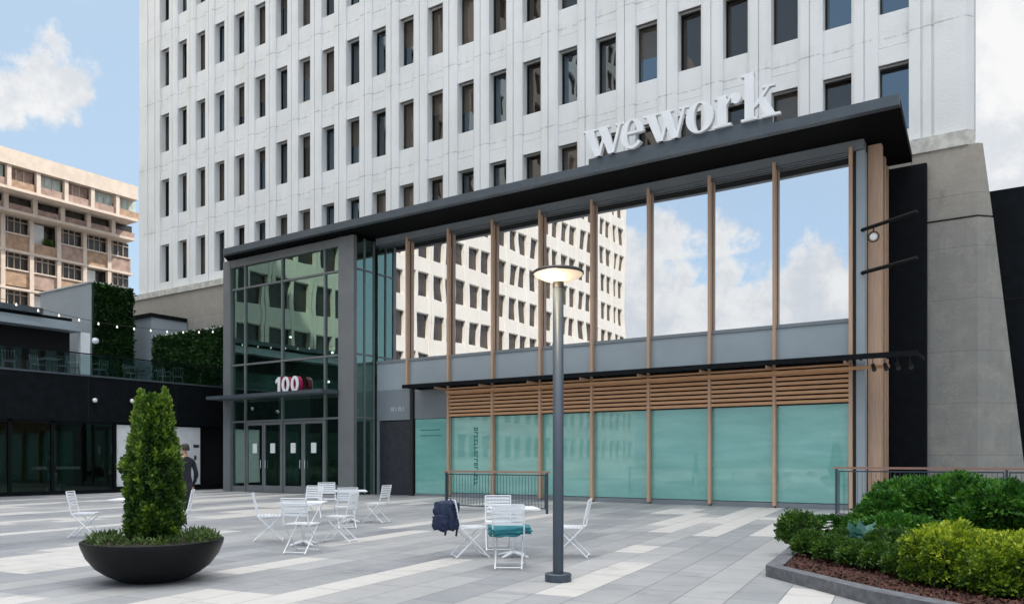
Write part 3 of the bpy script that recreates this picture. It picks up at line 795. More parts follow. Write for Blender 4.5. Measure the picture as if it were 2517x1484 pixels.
# balustrade
rp = MB(); rp.box(SXP-.10, SXP-.05, 6, 25.4, 5.80, 5.85); 
rp.build('handrail', M['dark'], sb)
for k in range(10):
    y0 = 6+k*1.94
    B('balustrade_glass', M['rail_glass'], sb, SXP-.085, SXP-.07, y0+.02, y0+1.9, 4.96, 5.78)
ls = thing('letter_sign', 'white letter at the end of the terrace half hidden by the grey entrance column', 'sign')
mb = MB(); letter_ring(mb, -33.22, 5.28, .24, .30, .12, .18, 45, 315, 24.75, 24.83); mb.build('letter', M['white'], ls)
# terrace kiosk (deep flat roof over a black opening)
ks = thing('terrace_kiosk', 'dark flat roofed bar kiosk with a black open front at the left of the terrace', 'kiosk')
kb = MB(); kb.box(-46, -38.0, 6, 20.3, 7.45, 7.62); kb.box(-46, -38.25, 6, 20.2, 7.62, 7.9)
kb.build('roof_edge', M['grey'], ks)
B('roof_band', M['dark'], ks, -46, -38.3, 6, 20.0, 7.9, 8.05); B('parapet', M['fascia'], ks, -46, -38.1, 6, 18.6, 8.05, 8.3)
B('opening', M['nearblack'], ks, -45, -38.8, 6, 20.15, 4.87, 7.44)
B('bar_counter', M['frame'], ks, -38.7, -38.2, 6, 19.5, 4.87, 5.9)
kp = B('post', M['white'], ks, -38.35, -38.1, 20.3, 20.75, 4.87, 7.44)
MB().lathe([(0,6.95),(.13,7.0),(.16,7.1),(.12,7.22),(0,7.25)], -38.0, 20.95, 12).build('lamp', M['white'], ks)
ba = thing('plant_room', 'tall grey clad box with an artificial hedge on its side behind the terrace', 'shed')
B('wall', M['grey'], ba, -45.1, -40.05, 21.87, 24.0, 4.87, 10.30); B('coping', M['ledge'], ba, -45.2, -39.95, 21.8, 24.05, 10.30, 10.38)
def hedge_wall(name, parent, x0, x1, y0, y1, z0, z1, axis, seed, n):
    rnd = random.Random(seed); pts = []
    for _ in range(n):
        if axis == 'X': p = (x1+rnd.uniform(-.02,.05), rnd.uniform(y0,y1), rnd.uniform(z0,z1)); o = (1,0,0)
        else: p = (rnd.uniform(x0,x1), y0-rnd.uniform(-.02,.05), rnd.uniform(z0,z1)); o = (0,-1,0)
        pts.append((p, o, .45+.6*hash3(p, 2.5)))
    b = MB().box(x0,x1,y0,y1,z0,z1).build(name, M['hedgebase'], parent)
    leaves('foliage', M['leaf_hedge'], b, pts, .16, seed, .6)
    return b
hedge_wall('hedge_panel', ba, -40.04, -39.9, 21.9, 24.0, 4.87, 10.28, 'X', 5, 5000)
bb = thing('service_block', 'lower grey clad block with a dark coping between the two green hedge walls', 'shed')
B('wall', M['grey'], bb, -42.8, -40.0, 25.1, 27.2, 4.87, 9.05); B('wall', M['grey'], bb, -41, -40.01, 27.2, 27.25, 4.9, 9.04)
B('coping', M['dark'], bb, -42.9, -39.93, 25.02, 27.2, 9.05, 9.26); B('hatch', M['frame'], bb, -41.9, -40.6, 25.05, 25.1, 6.0, 6.25)
gh = thing('hedge_wall', 'green artificial hedge wall with a pale coping beside the entrance at the end of the terrace', 'hedge')
hb = hedge_wall('hedge_panel', gh, -39.6, -33.35, 25.0, 25.1, 4.87, 7.9, 'Y', 6, 9000)
B('coping', M['white'], gh, -39.7, -33.3, 24.95, 25.12, 7.9, 7.98)
# terrace chairs and tables
def terrace_chair():
    t = thing('terrace_chair', '', 'chair', 'grey metal chairs on the terrace')
    B('seat', M['termetal'], t, -.21, .21, -.2, .2, .43, .46)
    mb = MB(); mb.tube([(-.2,-.2,.45),(-.21,-.27,.82),(.21,-.27,.82),(.2,-.2,.45)], .015, 6)
    for k in range(3): mb.tube([(-.1+.1*k,-.2,.45),(-.1+.1*k,-.27,.82)], .01, 5)
    mb.tube([(-.2,-.24,.66),(-.24,.15,.66),(-.21,.18,.45)], .013, 6); mb.tube([(.2,-.24,.66),(.24,.15,.66),(.21,.18,.45)], .013, 6)
    mb.build('backrest', M['termetal'], t)
    for sx in (-1,1):
        for sy in (-1,1): MB().tube([(sx*.18,sy*.17,.44),(sx*.23,sy*.24,0)], .016, 6).build('leg', M['termetal'], t)
    return t
proto = terrace_chair(); tl = ['at the far left end of the terrace rail', 'left of the first terrace table', 'right of the first terrace table', 'turned sideways near the kiosk counter',
      'in front of the kiosk post', 'beside the tall hedge panel', 'in front of the lower grey block', 'right of the dark hatch', 'at the right end of the terrace']
spots = ((22,31,60),(95,31.8,-70),(150,32.3,80),(182,32.6,-30),(245,33.2,100),(322,34.2,-80),(352,34.6,70),(403,35.2,-90),(437,35.8,60))
for k, (px_, t_, a) in enumerate(spots):
    v = at(px_, t_); v.x = SXP-.75-.25*(k % 2); v.y = v.y
    rr_ = (CS*(px_-1258.5)/1975-SN)/(SN*(px_-1258.5)/1975+CS); v.y = v.x/rr_
    if k == 0: o = proto; o.location = (v.x, v.y, 4.86); o.rotation_euler = (0,0,R(a)); o['label'] = 'grey metal terrace chair ' + tl[k]
    else: o = copy_tree(proto, 'grey metal terrace chair ' + tl[k], (v.x, v.y, 4.86), R(a))
tt = thing('terrace_table', 'small grey terrace table between chairs in front of the kiosk', 'table', 'terrace tables', (SXP-1.1, 17.05, 4.86))
B('tabletop', M['termetal'], tt, -.35,.35,-.35,.35,.71,.74); MB().tube([(0,0,0),(0,0,.71)], .03, 8).build('pedestal', M['termetal'], tt); B('base', M['termetal'], tt, -.2,.2,-.2,.2,0,.02)
copy_tree(tt, 'small grey terrace table in front of the hedge wall', (SXP-1.1, 20.9, 4.86), .2)
# string lights
st = thing('string_lights', 'string of round bulbs hanging on a black cable over the terrace', 'lights')
cpts = []; bl = [(-34, 13.8, 7.75),(-34,15.57,7.54),(-34,16.4,7.43),(-34,17.22,7.35),(-34,18.05,7.28),(-34,18.88,7.24),(-34,19.71,7.22),(-34,20.5,7.24),(-34,21.3,7.27),(-34,22.12,7.32),(-34,22.95,7.41),(-34,23.8,7.52),(-34,24.57,7.64)]
mb = MB(); mb.tube([(x,y,z+.09) for x,y,z in [(-34,10,8.4)]+bl+[(-34,25.0,7.75)]], .010, 5); mb.build('cable', M['frame'], st)
for x,y,z in bl:
    MB().lathe([(0,z-.04),(.03,z-.03),(.038,z-.0),(.025,z+.035),(.015,z+.07),(0,z+.07)], x, y, 10).build('bulb', M['bulb'], st, smooth=True)

# ================================================================== BEIGE APARTMENT BLOCK
bg_ = thing('apartment_block', 'sunlit beige apartment block with balcony panels far behind the terrace', 'building')
B('wall', M['beige_dark'], bg_, -84, -72.9, 14, 43.2, 0, 22.2)
B('parapet', M['beige_parapet'], bg_, -84, -69.5, 14, 42.3, 25.15, 26.4)
rb = random.Random(11)
sl = MB(); sl.box(-84, -69.6, 14, 42.35, 23.2, 23.42); sl.box(-84, -70.9, 14, 42.8, 21.75, 21.98)
for k in range(6): sl.box(-73.5, -71.95, 14, 43.25, 18.75-3.15*k, 18.95-3.15*k)
sl.build('floor_slab', M['beige_parapet'], bg_)
B('penthouse_wall', M['pinkish'], bg_, -84, -72.2, 14, 42.0, 21.98, 25.15)
def series(x0, step, ymin=14, ymax=43.4):
    ys = []; y = x0
    while y > ymin: y -= step
    while y < ymax: ys.append(y); y += step
    return [q for q in ys if q > ymin]
for X_, y0_, z0_, z1_, w in ((-69.62,31.36,23.42,25.15,.16),(-70.95,31.73,21.98,23.2,.18),(-72.0,31.96,2,21.75,.17)):
    ys = series(y0_, 2.27, ymax=43.3 if X_ < -71.5 else 42.3)
    for y in ys: B('column', M['beige_parapet'], bg_, X_-.4, X_, y-w, y+w, z0_, z1_)
    if X_ == -69.62:
        for y in ys[4:]:
            mb = MB(); mb.box(-70.3, -70.2, y+.2, y+2.05, 24.0, 25.1); mb.build('window', M[rb.choice(['paleglass','paleglass','beige_dark','pinkish'])], bg_)
            for q in (.7, 1.3): B('window_bar', M['beige_parapet'], bg_, -70.18, -70.12, y+q, y+q+.06, 24.0, 25.1)
            B('balcony_panel', M[rb.choice(['pinkish','pinkish','orange'])], bg_, -69.9, -69.75, y+.16, y+2.1, 23.42, 24.05)
    elif X_ == -70.95:
        for y in ys[4:]:
            B('window', M['beige_dark'], bg_, -71.6, -71.5, y+.18, y+2.08, 22.4, 23.19)
            B('balcony_panel', M['pinkish'], bg_, -71.25, -71.1, y+.18, y+2.08, 21.98, 22.5)
    else:
        for k in range(4):
            zt = 21.75-3.15*k if k else 21.75
            for y in ys[4:]:
                zt = 18.75-3.15*(k-1) if k else 21.75
                q = rb.random()
                if q < .55:
                    mb = MB(); mb.box(-72.6, -72.5, y+.17, y+2.1, zt-1.55, zt, 0)
                    for j in range(3): mb.box(-72.49, -72.42, y+.5+.5*j, y+.56+.5*j, zt-1.55, zt, 1)
                    mb.box(-72.49, -72.42, y+.17, y+2.1, zt-.35, zt-.29, 1)
                    mb.build('window', [M['beige_dark'], M['beige']], bg_)
                    B('balcony_panel', M[rb.choice(['orange','beige','pinkish','orange'])], bg_, -72.3, -72.15, y+.17, y+2.1, zt-2.8, zt-1.5)
                    B('panel_sill', M['beige_parapet'], bg_, -72.32, -72.05, y+.17, y+2.1, zt-1.5, zt-1.38)
                else:
                    B('balcony_wall', M['board'], bg_, -72.8, -72.7, y+.17, y+1.3, zt-2.8, zt-.1)
                    B('balcony_panel', M[rb.choice(['beige','orange'])], bg_, -72.3, -72.15, y+.17, y+2.1, zt-2.8, zt-1.9)
                    if rb.random() < .6:
                        pts = lobes_pts([(-72.4, y+1.5, zt-1.6, .25, .35, .3)], 260, rb.randrange(999))
                        leaves('balcony_plant', M['leaf_box'], bg_, pts, .16, rb.randrange(999))

# ================================================================== TWIN BLOCK (behind the camera, seen mirrored in the glass)
tb = thing('cream_office_block', 'cream precast office block across the plaza with square brown windows', 'building')
ty0, ty1, fl, bw = -56.5, 12.0, 3.8, 4.16
tf = MB(); nb = 16; nfl = 15
Xf = -49.0
for k in range(nfl+1):
    z0 = 0 if k == 0 else 11.6+fl*(k-3)-3.8*0+2.15-0
zb = [1.6+fl*k for k in range(nfl)]
lo = 0
for k in range(nfl):
    tf.box(Xf-.6, Xf-.12, ty0+.2, ty1-.2, lo, zb[k]); tf.box(Xf-.13, Xf-.05, ty0+.2, ty1-.2, lo+.05, zb[k]-.03)
    lo = zb[k]+2.30
tf.box(Xf-.6, Xf-.12, ty0+.2, ty1-.2, lo, lo+2)
for i in range(nb+1):
    y = ty0+.5+i*bw-.5
    y = min(max(y, ty0+.35), ty1-.35)
    tf.box(Xf-.6, Xf+.0, y-.34, y-.05, 0, lo+1.9); tf.box(Xf-.6, Xf+.0, y+.05, y+.34, 0, lo+1.95); tf.box(Xf-.6, Xf-.1, y-.05, y+.05, 0, lo+1.9)
    if i < nb: tf.box(Xf-.6, Xf-.03, y+bw/2-.16, y+bw/2+.16, 0, lo+1.9)
tf.box(-80, Xf-.55, ty0+.1, ty0+.6, 0, lo+1.8); tf.box(-80, Xf-.55, ty1-.6, ty1-.1, 0, lo+1.8); tf.box(-80, -79.5, ty0, ty1, 0, lo+1.7)
tf.box(-80, Xf-.5, ty0+.2, ty1-.2, lo+1.2, lo+1.5)
tf.build('facade', M['twin'], tb)
rest = MB(); cnt = 0
for i in range(nb):
    y = ty0+i*bw
    for k in range(nfl):
        for h in range(2):
            a = y+.32+h*(bw/2-.14); b = a+1.66
            if b > ty1-.5: continue
            mb = MB().box(Xf-.45, Xf-.38, a-.04, b+.04, zb[k]-.02, zb[k]+2.32)
            if cnt < 100 and 1 < k < 9 and 1: mb.build('window', M['twin_glass'], tb); cnt += 1
            else: rest.add(mb.v, mb.f)
stuff(rest.build('window', M['twin_glass'], tb))
# tower next door (right of frame) whose shade covers the plaza
nt_ = thing('neighbour_tower', 'dark low block and pale tower beyond the concrete buttress at the right edge', 'building')
B('podium', M['dark'], nt_, -2.9, 9, 29.4, 34, 0, 9.86); 
pj = MB()
for z in (3.1, 6.4): pj.box(-2.85, 9.1, 29.39, 29.402, z, z+.04)
pj.build('podium_joint', M['nearblack'], nt_)
B('tower_wall', M['tower'], nt_, 1.4, 30, 30, 60, 0, 44)
wbm = MB()
for k in range(10): wbm.box(2.5, 29, 29.93, 29.99, 12+3.2*k-1, 12+3.2*k+.8)
wbm.build('window_band', M['twin_glass'], nt_)

# ================================================================== STREET FURNITURE
lp = at(1372, 9.55)
lt = thing('lamp_post', 'slender dark steel lamp post with a lit round disc head on the plaza', 'street lamp', None, lp)
MB().lathe([(.0,.0),(.155,0),(.158,.01),(.158,.085),(.145,.095),(0,.096)], 0, 0, 32).build('base', M['post'], lt)
MB().lathe([(.064,.09),(.064,3.54),(.0,3.545)], 0, 0, 24).build('pole', M['post'], lt, smooth=True)
MB().lathe([(.066,3.48),(.066,3.62),(.05,3.64)], 0, 0, 24).build('collar', M['frame'], lt)
MB().lathe([(.0,3.70),(.12,3.70),(.28,3.685),(.305,3.665),(.305,3.645),(.29,3.64)], 0, 0, 40).build('lamp_head', M['frame'], lt)
MB().lathe([(.292,3.642),(.27,3.615),(.15,3.565),(.055,3.545)], 0, 0, 40).build('diffuser', M['lamp_glow'], lt, smooth=True)
pl = bpy.data.lights.new('lamp_light', 'POINT'); pl.energy = 6; pl.color = (1,.8,.55); pl.shadow_soft_size = .1
plo = bpy.data.objects.new('lamp_light', pl); C.objects.link(plo); plo.parent = lt; plo.location = (.0,-.2,3.45)
# planter
pc = at(378, 9.62)
bowl = thing('planter', 'wide black bowl planter holding the columnar topiary', 'planter', None, pc)
MB().lathe([(0,.0),(.30,0),(.38,.02),(.52,.09),(.64,.18),(.73,.30),(.78,.42),(.795,.475),(.785,.49),(.75,.49),(.745,.46),(.65,.36)], 0, 0, 56).build('bowl', M['bowl'], bowl, smooth=True)
so_ = MB(); so_.lathe([(0,.46),(.3,.465),(.6,.44),(.74,.41)], 0, 0, 40); so_.build('soil', M['soil'], bowl, smooth=True)
tp = thing('topiary', 'tall columnar green topiary growing in the black bowl planter', 'shrub', None, (pc.x, pc.y, .42))
MB().tube([(0,0,0),(.01,0,.4),(0,.01,1.4)], [.035,.03,.015], 8).build('trunk', M['trunk'], tp)
def prof(z):
    P_ = [(.0,.20),(.06,.25),(.18,.285),(.6,.315),(.95,.30),(1.15,.272),(1.35,.225),(1.55,.170),(1.68,.135),(1.76,.04)]
    for i in range(len(P_)-1):
        if P_[i][0] <= z <= P_[i+1][0]:
            f = (z-P_[i][0])/(P_[i+1][0]-P_[i][0]); return P_[i][1]+(P_[i+1][1]-P_[i][1])*f
    return .05
rt_ = random.Random(21); pts = []
while len(pts) < 19000:
    z = rt_.uniform(0.0, 1.80); a = rt_.uniform(0, 2*math.pi)
    if rt_.random() > prof(z)/.31: continue
    n_ = hash3((math.cos(a)*.9, math.sin(a)*.9, z*1.1), 2.3); n2 = hash3((math.cos(a)*1.4, math.sin(a)*1.4, z*3), 2.6)
    r = .98*prof(z)*(1+.20*n_+.22*n2)*(1-.36*rt_.random()**1.5)
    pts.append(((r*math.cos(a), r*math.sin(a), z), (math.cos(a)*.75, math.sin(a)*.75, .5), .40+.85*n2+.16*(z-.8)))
for sx_, sy_, h in ((-.10,-.09,1.84),(.09,.08,1.87),(.0,.09,1.74),(-.03,-.10,1.76),(.14,.08,1.76),(-.13,-.11,1.74)):       # loose leading shoots
    for _ in range(330):
        q = rt_.random(); z = 1.38+(h-1.38)*q; r = .075*(1-q)+.012; a = rt_.uniform(0,6.28)
        pts.append(((sx_*(1+.15*q)+r*math.cos(a), sy_+r*math.sin(a), z), (math.cos(a)*.3, math.sin(a)*.3, .9), .6+.3*rt_.random()))
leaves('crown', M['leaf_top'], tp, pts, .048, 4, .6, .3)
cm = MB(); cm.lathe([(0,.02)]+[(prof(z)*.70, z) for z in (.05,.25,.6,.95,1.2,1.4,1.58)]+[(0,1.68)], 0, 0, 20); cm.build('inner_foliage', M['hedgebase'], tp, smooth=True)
rt_ = random.Random(5)
lobes = []
for a0, rr0, sz in ((200,.60,.13),(235,.58,.10),(180,.55,.12),(150,.6,.12),(10,.6,.14),(35,.58,.13),(-20,.60,.12),(-50,.5,.09),(60,.6,.12),(100,.6,.12),(270,.45,.08),(300,.62,.07)):
    rr0 *= .93; lobes.append((rr0*math.cos(R(a0+YAW)), rr0*math.sin(R(a0+YAW)), .47, sz*1.3, sz*1.3, sz*.8))
gc = tag(leaves('ground_cover', M['leaf_low'], None, lobes_pts(lobes, 1900, 8), .06, 9, .28, .7), 'low tufted green ground cover around the base of the topiary in the bowl', 'ground cover', kind='stuff'); gc.location = pc

# ---- bistro chairs and tables
def bistro_chair():
    t = thing('bistro_chair', '', 'chair', 'white folding bistro chairs on the plaza')
    s_ = MB()
    for k in range(7):
        y = -.175+k*.058; s_.box(-.195, .195, y-.02, y+.02, .448, .458)
    s_.box(-.21, -.19, -.2, .2, .435, .455); s_.box(.19, .21, -.2, .2, .435, .455)
    s_.build('seat', M['furn'], t)
    b_ = MB()
    for k in range(5):
        z = .60+k*.052; y = -.195-(z-.45)*.2
        b_.box(-.19, .19, y-.006, y+.006, z-.02, z+.02)
    b_.build('backrest', M['furn'], t)
    for sx in (-1, 1):
        MB().tube([(sx*.205,-.275,.85),(sx*.205,-.19,.45),(sx*.205,.24,.01)], .011, 6).build('leg', M['furn'], t)
    for sx in (-1, 1):
        MB().tube([(sx*.175,.20,.44),(sx*.175,-.26,.01)], .011, 6).build('leg', M['furn'], t)
    for x_, y_, z_ in ((.205,.225,.03),(.175,-.24,.03),(.205,-.275,.85)):
        MB().tube([(-x_,y_,z_),(x_,y_,z_)], .009, 6).build('crossbar', M['furn'], t)
    return t
def bistro_table():
    t = thing('bistro_table', '', 'table', 'white square bistro tables on the plaza')
    MB().box(-.35,.35,-.35,.35,.705,.73).build('tabletop', M['furn'], t, bevel=.006)
    MB().tube([(0,0,.02),(0,0,.705)], .032, 12).build('pedestal', M['furn'], t, smooth=True)
    for k in range(4):
        a = math.pi/4+k*math.pi/2
        MB().tube([(0,0,.075),(.27*math.cos(a),.27*math.sin(a),.015)], [.028,.018], 8).build('foot', M['furn'], t)
    return t
cproto = bistro_chair(); tproto = bistro_table(); first = [True, True]
def chair(px_, t_, a, label):
    p = at(px_, t_)
    if first[0]: first[0] = False; cproto.location = p; cproto.rotation_euler = (0,0,camdir(a)); cproto['label'] = label; return cproto
    return copy_tree(cproto, label, p, camdir(a))
def table(px_, t_, a, label):
    p = at(px_, t_)
    if first[1]: first[1] = False; tproto.location = p; tproto.rotation_euler = (0,0,camdir(a)); tproto['label'] = label; return tproto
    return copy_tree(tproto, label, p, camdir(a))
# angle a: 0 = sitter faces away from the camera, -90 = faces right, 90 = faces left, 180 = faces camera
chair(212, 14.9, -80, 'leftmost white bistro chair, facing right, left of the bowl planter')
table(330, 14.6, 10, 'white bistro table half hidden behind the topiary')
chair(438, 15.6, 105, 'white bistro chair just right of the topiary beside the standing person')
chair(662, 14.2, -75, 'white bistro chair facing right, left of the table in front of the doors')
table(746, 13.5, 5, 'white bistro table nearest the entrance doors, behind the front empty chair')
chair(742, 12.45, -12, 'white bistro chair nearest the camera at the table in front of the doors')
chair(835, 14.1, 80, 'white bistro chair facing left, right of the table in front of the doors')
chair(757, 17.6, 160, 'white bistro chair turned to the camera beyond the table in front of the doors')
table(862, 18.4, 15, 'farthest white bistro table, in front of the pavilion corner column')
chair(806, 20.0, 200, 'farthest white bistro chair, square to the camera behind the farthest table')
chair(925, 18.3, 70, 'white bistro chair facing left at the right side of the farthest table')
chair(850, 16.9, 20, 'white bistro chair in front of the farthest table with its back to the camera')
dl = chair(1155, 11.9, -72, 'white bistro chair with a navy backpack hung on its back')
table(1262, 11.9, 8, 'white bistro table left of the lamp post, behind the teal cushion')
chair(1226, 12.85, 184, 'white bistro chair facing the camera behind the table by the lamp post')
df = chair(1252, 10.75, -3, 'white bistro chair with a teal cushion on its seat')
chair(1405, 11.9, 78, 'white bistro chair facing left behind the lamp post')
# cushion
def blob_box(sx, sy, sz, seed, n=10, puff=.5, amp=.012):
    vs = []; fs = []
    bm = bmesh.new(); bmesh.ops.create_cube(bm, size=2); bmesh.ops.subdivide_edges(bm, edges=bm.edges[:], cuts=n, use_grid_fill=True)
    for v in bm.verts:
        p = v.co.copy(); q = p.normalized()*max(abs(p.x),abs(p.y),abs(p.z))
        e = max(abs(p.x), abs(p.y))
        r = p.lerp(p.normalized(), puff*.55)
        v.co = Vector((r.x*sx, r.y*sy, r.z*sz)) + q*amp*hash3((p.x+seed, p.y, p.z), 2.4)*1.5
    return bm
def bm_obj(bm, name, m, parent=None, loc=(0,0,0), rot=(0,0,0)):
    me = bpy.data.meshes.new(name); bm.to_mesh(me); bm.free(); me.materials.append(m)
    me.polygons.foreach_set('use_smooth', [True]*len(me.polygons)); o = bpy.data.objects.new(name, me); C.objects.link(o)
    o.location = loc; o.rotation_euler = rot
    if parent: o.parent = parent
    return o
p = df.location.copy(); p.z = .505
q = bm_obj(blob_box(.27,.25,.05,2,10,.45,.03), 'cushion', M['tealcush'], None, p, (R(3), R(-4), camdir(12)))
tag(q, 'teal seat cushion lying on the white bistro chair left of the lamp post', 'cushion')
# backpack hangs on the back of the chair
bp = thing('backpack', 'navy backpack hanging from the back of a white bistro chair', 'backpack', None, at(1098, 11.75, .38), camdir(-30))
bm_obj(blob_box(.165,.12,.215,7,10,.5,.03), 'body', M['navy'], bp, (0,0,.235))
bm_obj(blob_box(.12,.06,.105,9,8,.5,.02), 'front_pocket', M['navy'], bp, (0,-.125,.15))
bm_obj(blob_box(.06,.05,.09,11,6,.5,.02), 'side_pocket', M['navy'], bp, (-.17,0,.13))
for s_ in (-1,1):
    MB().tube([(s_*.07,.11,.40),(s_*.08,.17,.30),(s_*.09,.15,.12),(s_*.10,.10,-.06)], .016, 6).build('strap', M['navy'], bp)
MB().tube([(-.04,.05,.44),(-.03,.06,.49),(.03,.06,.49),(.04,.05,.44)], .011, 6).build('handle', M['navy'], bp)

# ================================================================== RAILINGS
def railing(name, label, x0, x1, y, h, z0, posts, cat='railing'):
    t = thing(name, label, cat, 'plaza railings', ((x0+x1)/2, y, 0)); ox = (x0+x1)/2
    B('handrail', M['woodr'], t, x0-ox-.04, x1-ox+.04, -.04, .03, h-.03, h+.02)
    for px_ in posts: B('post', M['post'], t, px_-ox-.025, px_-ox+.025, -.03, .03, z0, h-.03)
    fr = MB()
    ps = sorted(posts)
    for i in range(len(ps)-1):
        a, b = ps[i]-ox+.07, ps[i+1]-ox-.07
        fr.box(a, b, -.012, .012, h-.10, h-.07); fr.box(a, b, -.012, .012, z0+.12, z0+.15)
        fr.box(a-.025, a, -.013, .013, z0+.12, h-.07); fr.box(b, b+.025, -.013, .013, z0+.12, h-.07)
    fr.build('rail_frame', M['post'], t)
    for i in range(len(ps)-1):
        a, b = ps[i]-ox+.07, ps[i+1]-ox-.07
        n = int((b-a)/.10); mb = MB()
        for k in range(1, n): 
            x = a+(b-a)*k/n; mb.box(x-.004, x+.004, -.005, .005, z0+.15, h-.10)
        mb.build('infill_bars', M['post'], t)
    return t
railing('railing', 'short steel railing with a wood handrail standing behind the navy backpack', -14.43, -10.99, 18.17, 1.10, 0, (-14.40, -11.02))
railing('railing', 'long steel railing with a wood handrail behind the planting bed', -4.27, 6, 20.4, 1.24, 0, (-4.24, -.75, 2.6, 5.9))

# ================================================================== PLANTING BED
bed_out = [(-2.91,10.01),(-1.50,8.65),(-.35,7.85),(1.2,7.2),(9,6),(9,20.2),(-4.33,20.2)]
bed_in = [(-2.72,10.06),(-1.42,8.86),(-.28,8.06),(1.25,7.42),(8.8,6.25),(8.8,20.0),(-4.1,20.0)]
kb = MB(); n = len(bed_out)
for i in range(n):
    j = (i+1) % n
    kb.add([(*bed_out[i],0),(*bed_out[j],0),(*bed_in[j],0),(*bed_in[i],0),(*bed_out[i],.14),(*bed_out[j],.14),(*bed_in[j],.14),(*bed_in[i],.14)],
           [(4,5,6,7),(0,1,5,4),(2,3,7,6)])
kb.build('kerb', M['kerb']); structure(bpy.data.objects['kerb'])
mu = MB()
def inpoly(x, y, poly):
    c = False; j = len(poly)-1
    for i in range(len(poly)):
        if (poly[i][1] > y) != (poly[j][1] > y) and x < (poly[j][0]-poly[i][0])*(y-poly[i][1])/(poly[j][1]-poly[i][1])+poly[i][0]: c = not c
        j = i
    return c
mu.prism(bed_in, -.05, .105); mo = mu.build('soil', M['mulch']); structure(mo)
rm_ = random.Random(31); ch = MB()
for _ in range(16000):
    x = rm_.uniform(-3.2, 2.5); y = rm_.uniform(7.2, 12.5)
    if not inpoly(x, y, bed_in): continue
    a = rm_.uniform(0, 6.28); L = rm_.uniform(.008,.028); w = L*.3; z = .105+rm_.uniform(0,.03)
    d = Vector((math.cos(a)*L, math.sin(a)*L, rm_.uniform(-.02,.02))); e = Vector((-math.sin(a)*w, math.cos(a)*w, rm_.uniform(-.008,.008)))
    c = Vector((x,y,z)); ch.add([c-d-e, c+d-e, c+d+e, c-d+e], [(0,1,2,3)])
tag(ch.build('mulch', M['chip']), 'loose red-brown bark mulch along the front of the planting bed', 'mulch', kind='stuff')
def shrub(name, label, lobes, n, size, lm, seed, loc, group=None, cat='shrub', tb=.45, zt=0, freq=3.0, aspect=.5, depth=.35, bumpy=.18):
    t = thing(name, label, cat, group, loc)
    hm2 = max(l[2]+l[5] for l in lobes)*.62
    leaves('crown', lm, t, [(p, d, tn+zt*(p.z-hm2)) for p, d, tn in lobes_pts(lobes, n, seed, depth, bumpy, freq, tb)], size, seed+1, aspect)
    core('inner_foliage', M['hedgebase'], t, lobes)
    rr2 = random.Random(seed); mb = MB()
    for l in lobes[:4]: mb.tube([(0,0,-.02),(l[0]*.5,l[1]*.5,l[2]*.5),(l[0],l[1],l[2]+l[5]*.4)], [.025,.018,.008], 6)
    mb.build('stem', M['trunk'], t)
    return t
def L(px_, t_, z=.1): return at(px_, t_, z)
# big dark shrubs along the back
for k, (px_, t_, w, h, lab) in enumerate(((2240,13.0,.74,1.0,'big dark green leafy shrub at the left end of the back row in the bed'),
        (2345,12.2,.74,1.08,'big dark green leafy shrub in the middle of the back row in the bed'),
        (2185,12.4,.46,.80,'smaller dark green leafy shrub at the far left foot of the big ones'),
        (2470,11.4,.8,.98,'big dark green leafy shrub cut by the right edge of the photo'),
        )):
    rk = random.Random(50+k); lo = [(0,0,h*.55,w*.8,w*.8,h*.45)]
    for j in range(7):
        a = j*.9+rk.random()*.5; lo.append((math.cos(a)*w*.62, math.sin(a)*w*.62, h*(.45+.3*rk.random()), w*.42, w*.42, h*.26))
    lo.append((0,0,h*.82,w*.4,w*.4,h*.18))
    shrub('leafy_shrub', lab, lo, 11000, .085, M['leaf_dark'], 60+k, L(px_, t_), 'dark green shrubs in the bed', bumpy=.25, freq=2.6)
shrub('leafy_shrub', 'low dark green shrub with drooping leaves in front of the big dark shrubs', [(0,0,.28,.42,.42,.26),(.3,.1,.26,.3,.3,.22),(-.3,.05,.24,.3,.3,.22)], 5000, .075, M['leaf_dark'], 91, L(2205,11.5), 'dark green shrubs in the bed', bumpy=.25)
shrub('leafy_shrub', 'dark flat plant between the round boxwood and the big dark shrubs', [(0,0,.16,.45,.4,.17),(.45,.0,.17,.4,.35,.18)], 4200, .06, M['leaf_dark'], 95, L(2040,14.2), 'dark green shrubs in the bed', tb=.25)
# lime shrubs
for k, (px_, t_, w, h, lab) in enumerate(((2340,8.6,.50,.66,'lime green shrub at the front of the bed, the left one of two'),(2485,8.0,.48,.60,'lime green shrub at the front right corner of the photo'))):
    rk = random.Random(70+k); lo = [(0,0,h*.50,w*.80,w*.80,h*.48)]
    for j in range(7):
        a = j*.9; lo.append((math.cos(a)*w*.66, math.sin(a)*w*.66, h*.22, w*.36, w*.36, h*.24))
    for j in range(6):
        a = j*1.05+rk.random()*.4; lo.append((math.cos(a)*w*.6, math.sin(a)*w*.6, h*(.42+.28*rk.random()), w*.4, w*.4, h*.28))
    shrub('lime_shrub', lab, lo, 16000, .042, M['leaf_lime'], 80+k, L(px_, t_), 'lime green shrubs in the bed', tb=.5, zt=.9, freq=4, aspect=.6, bumpy=.22)
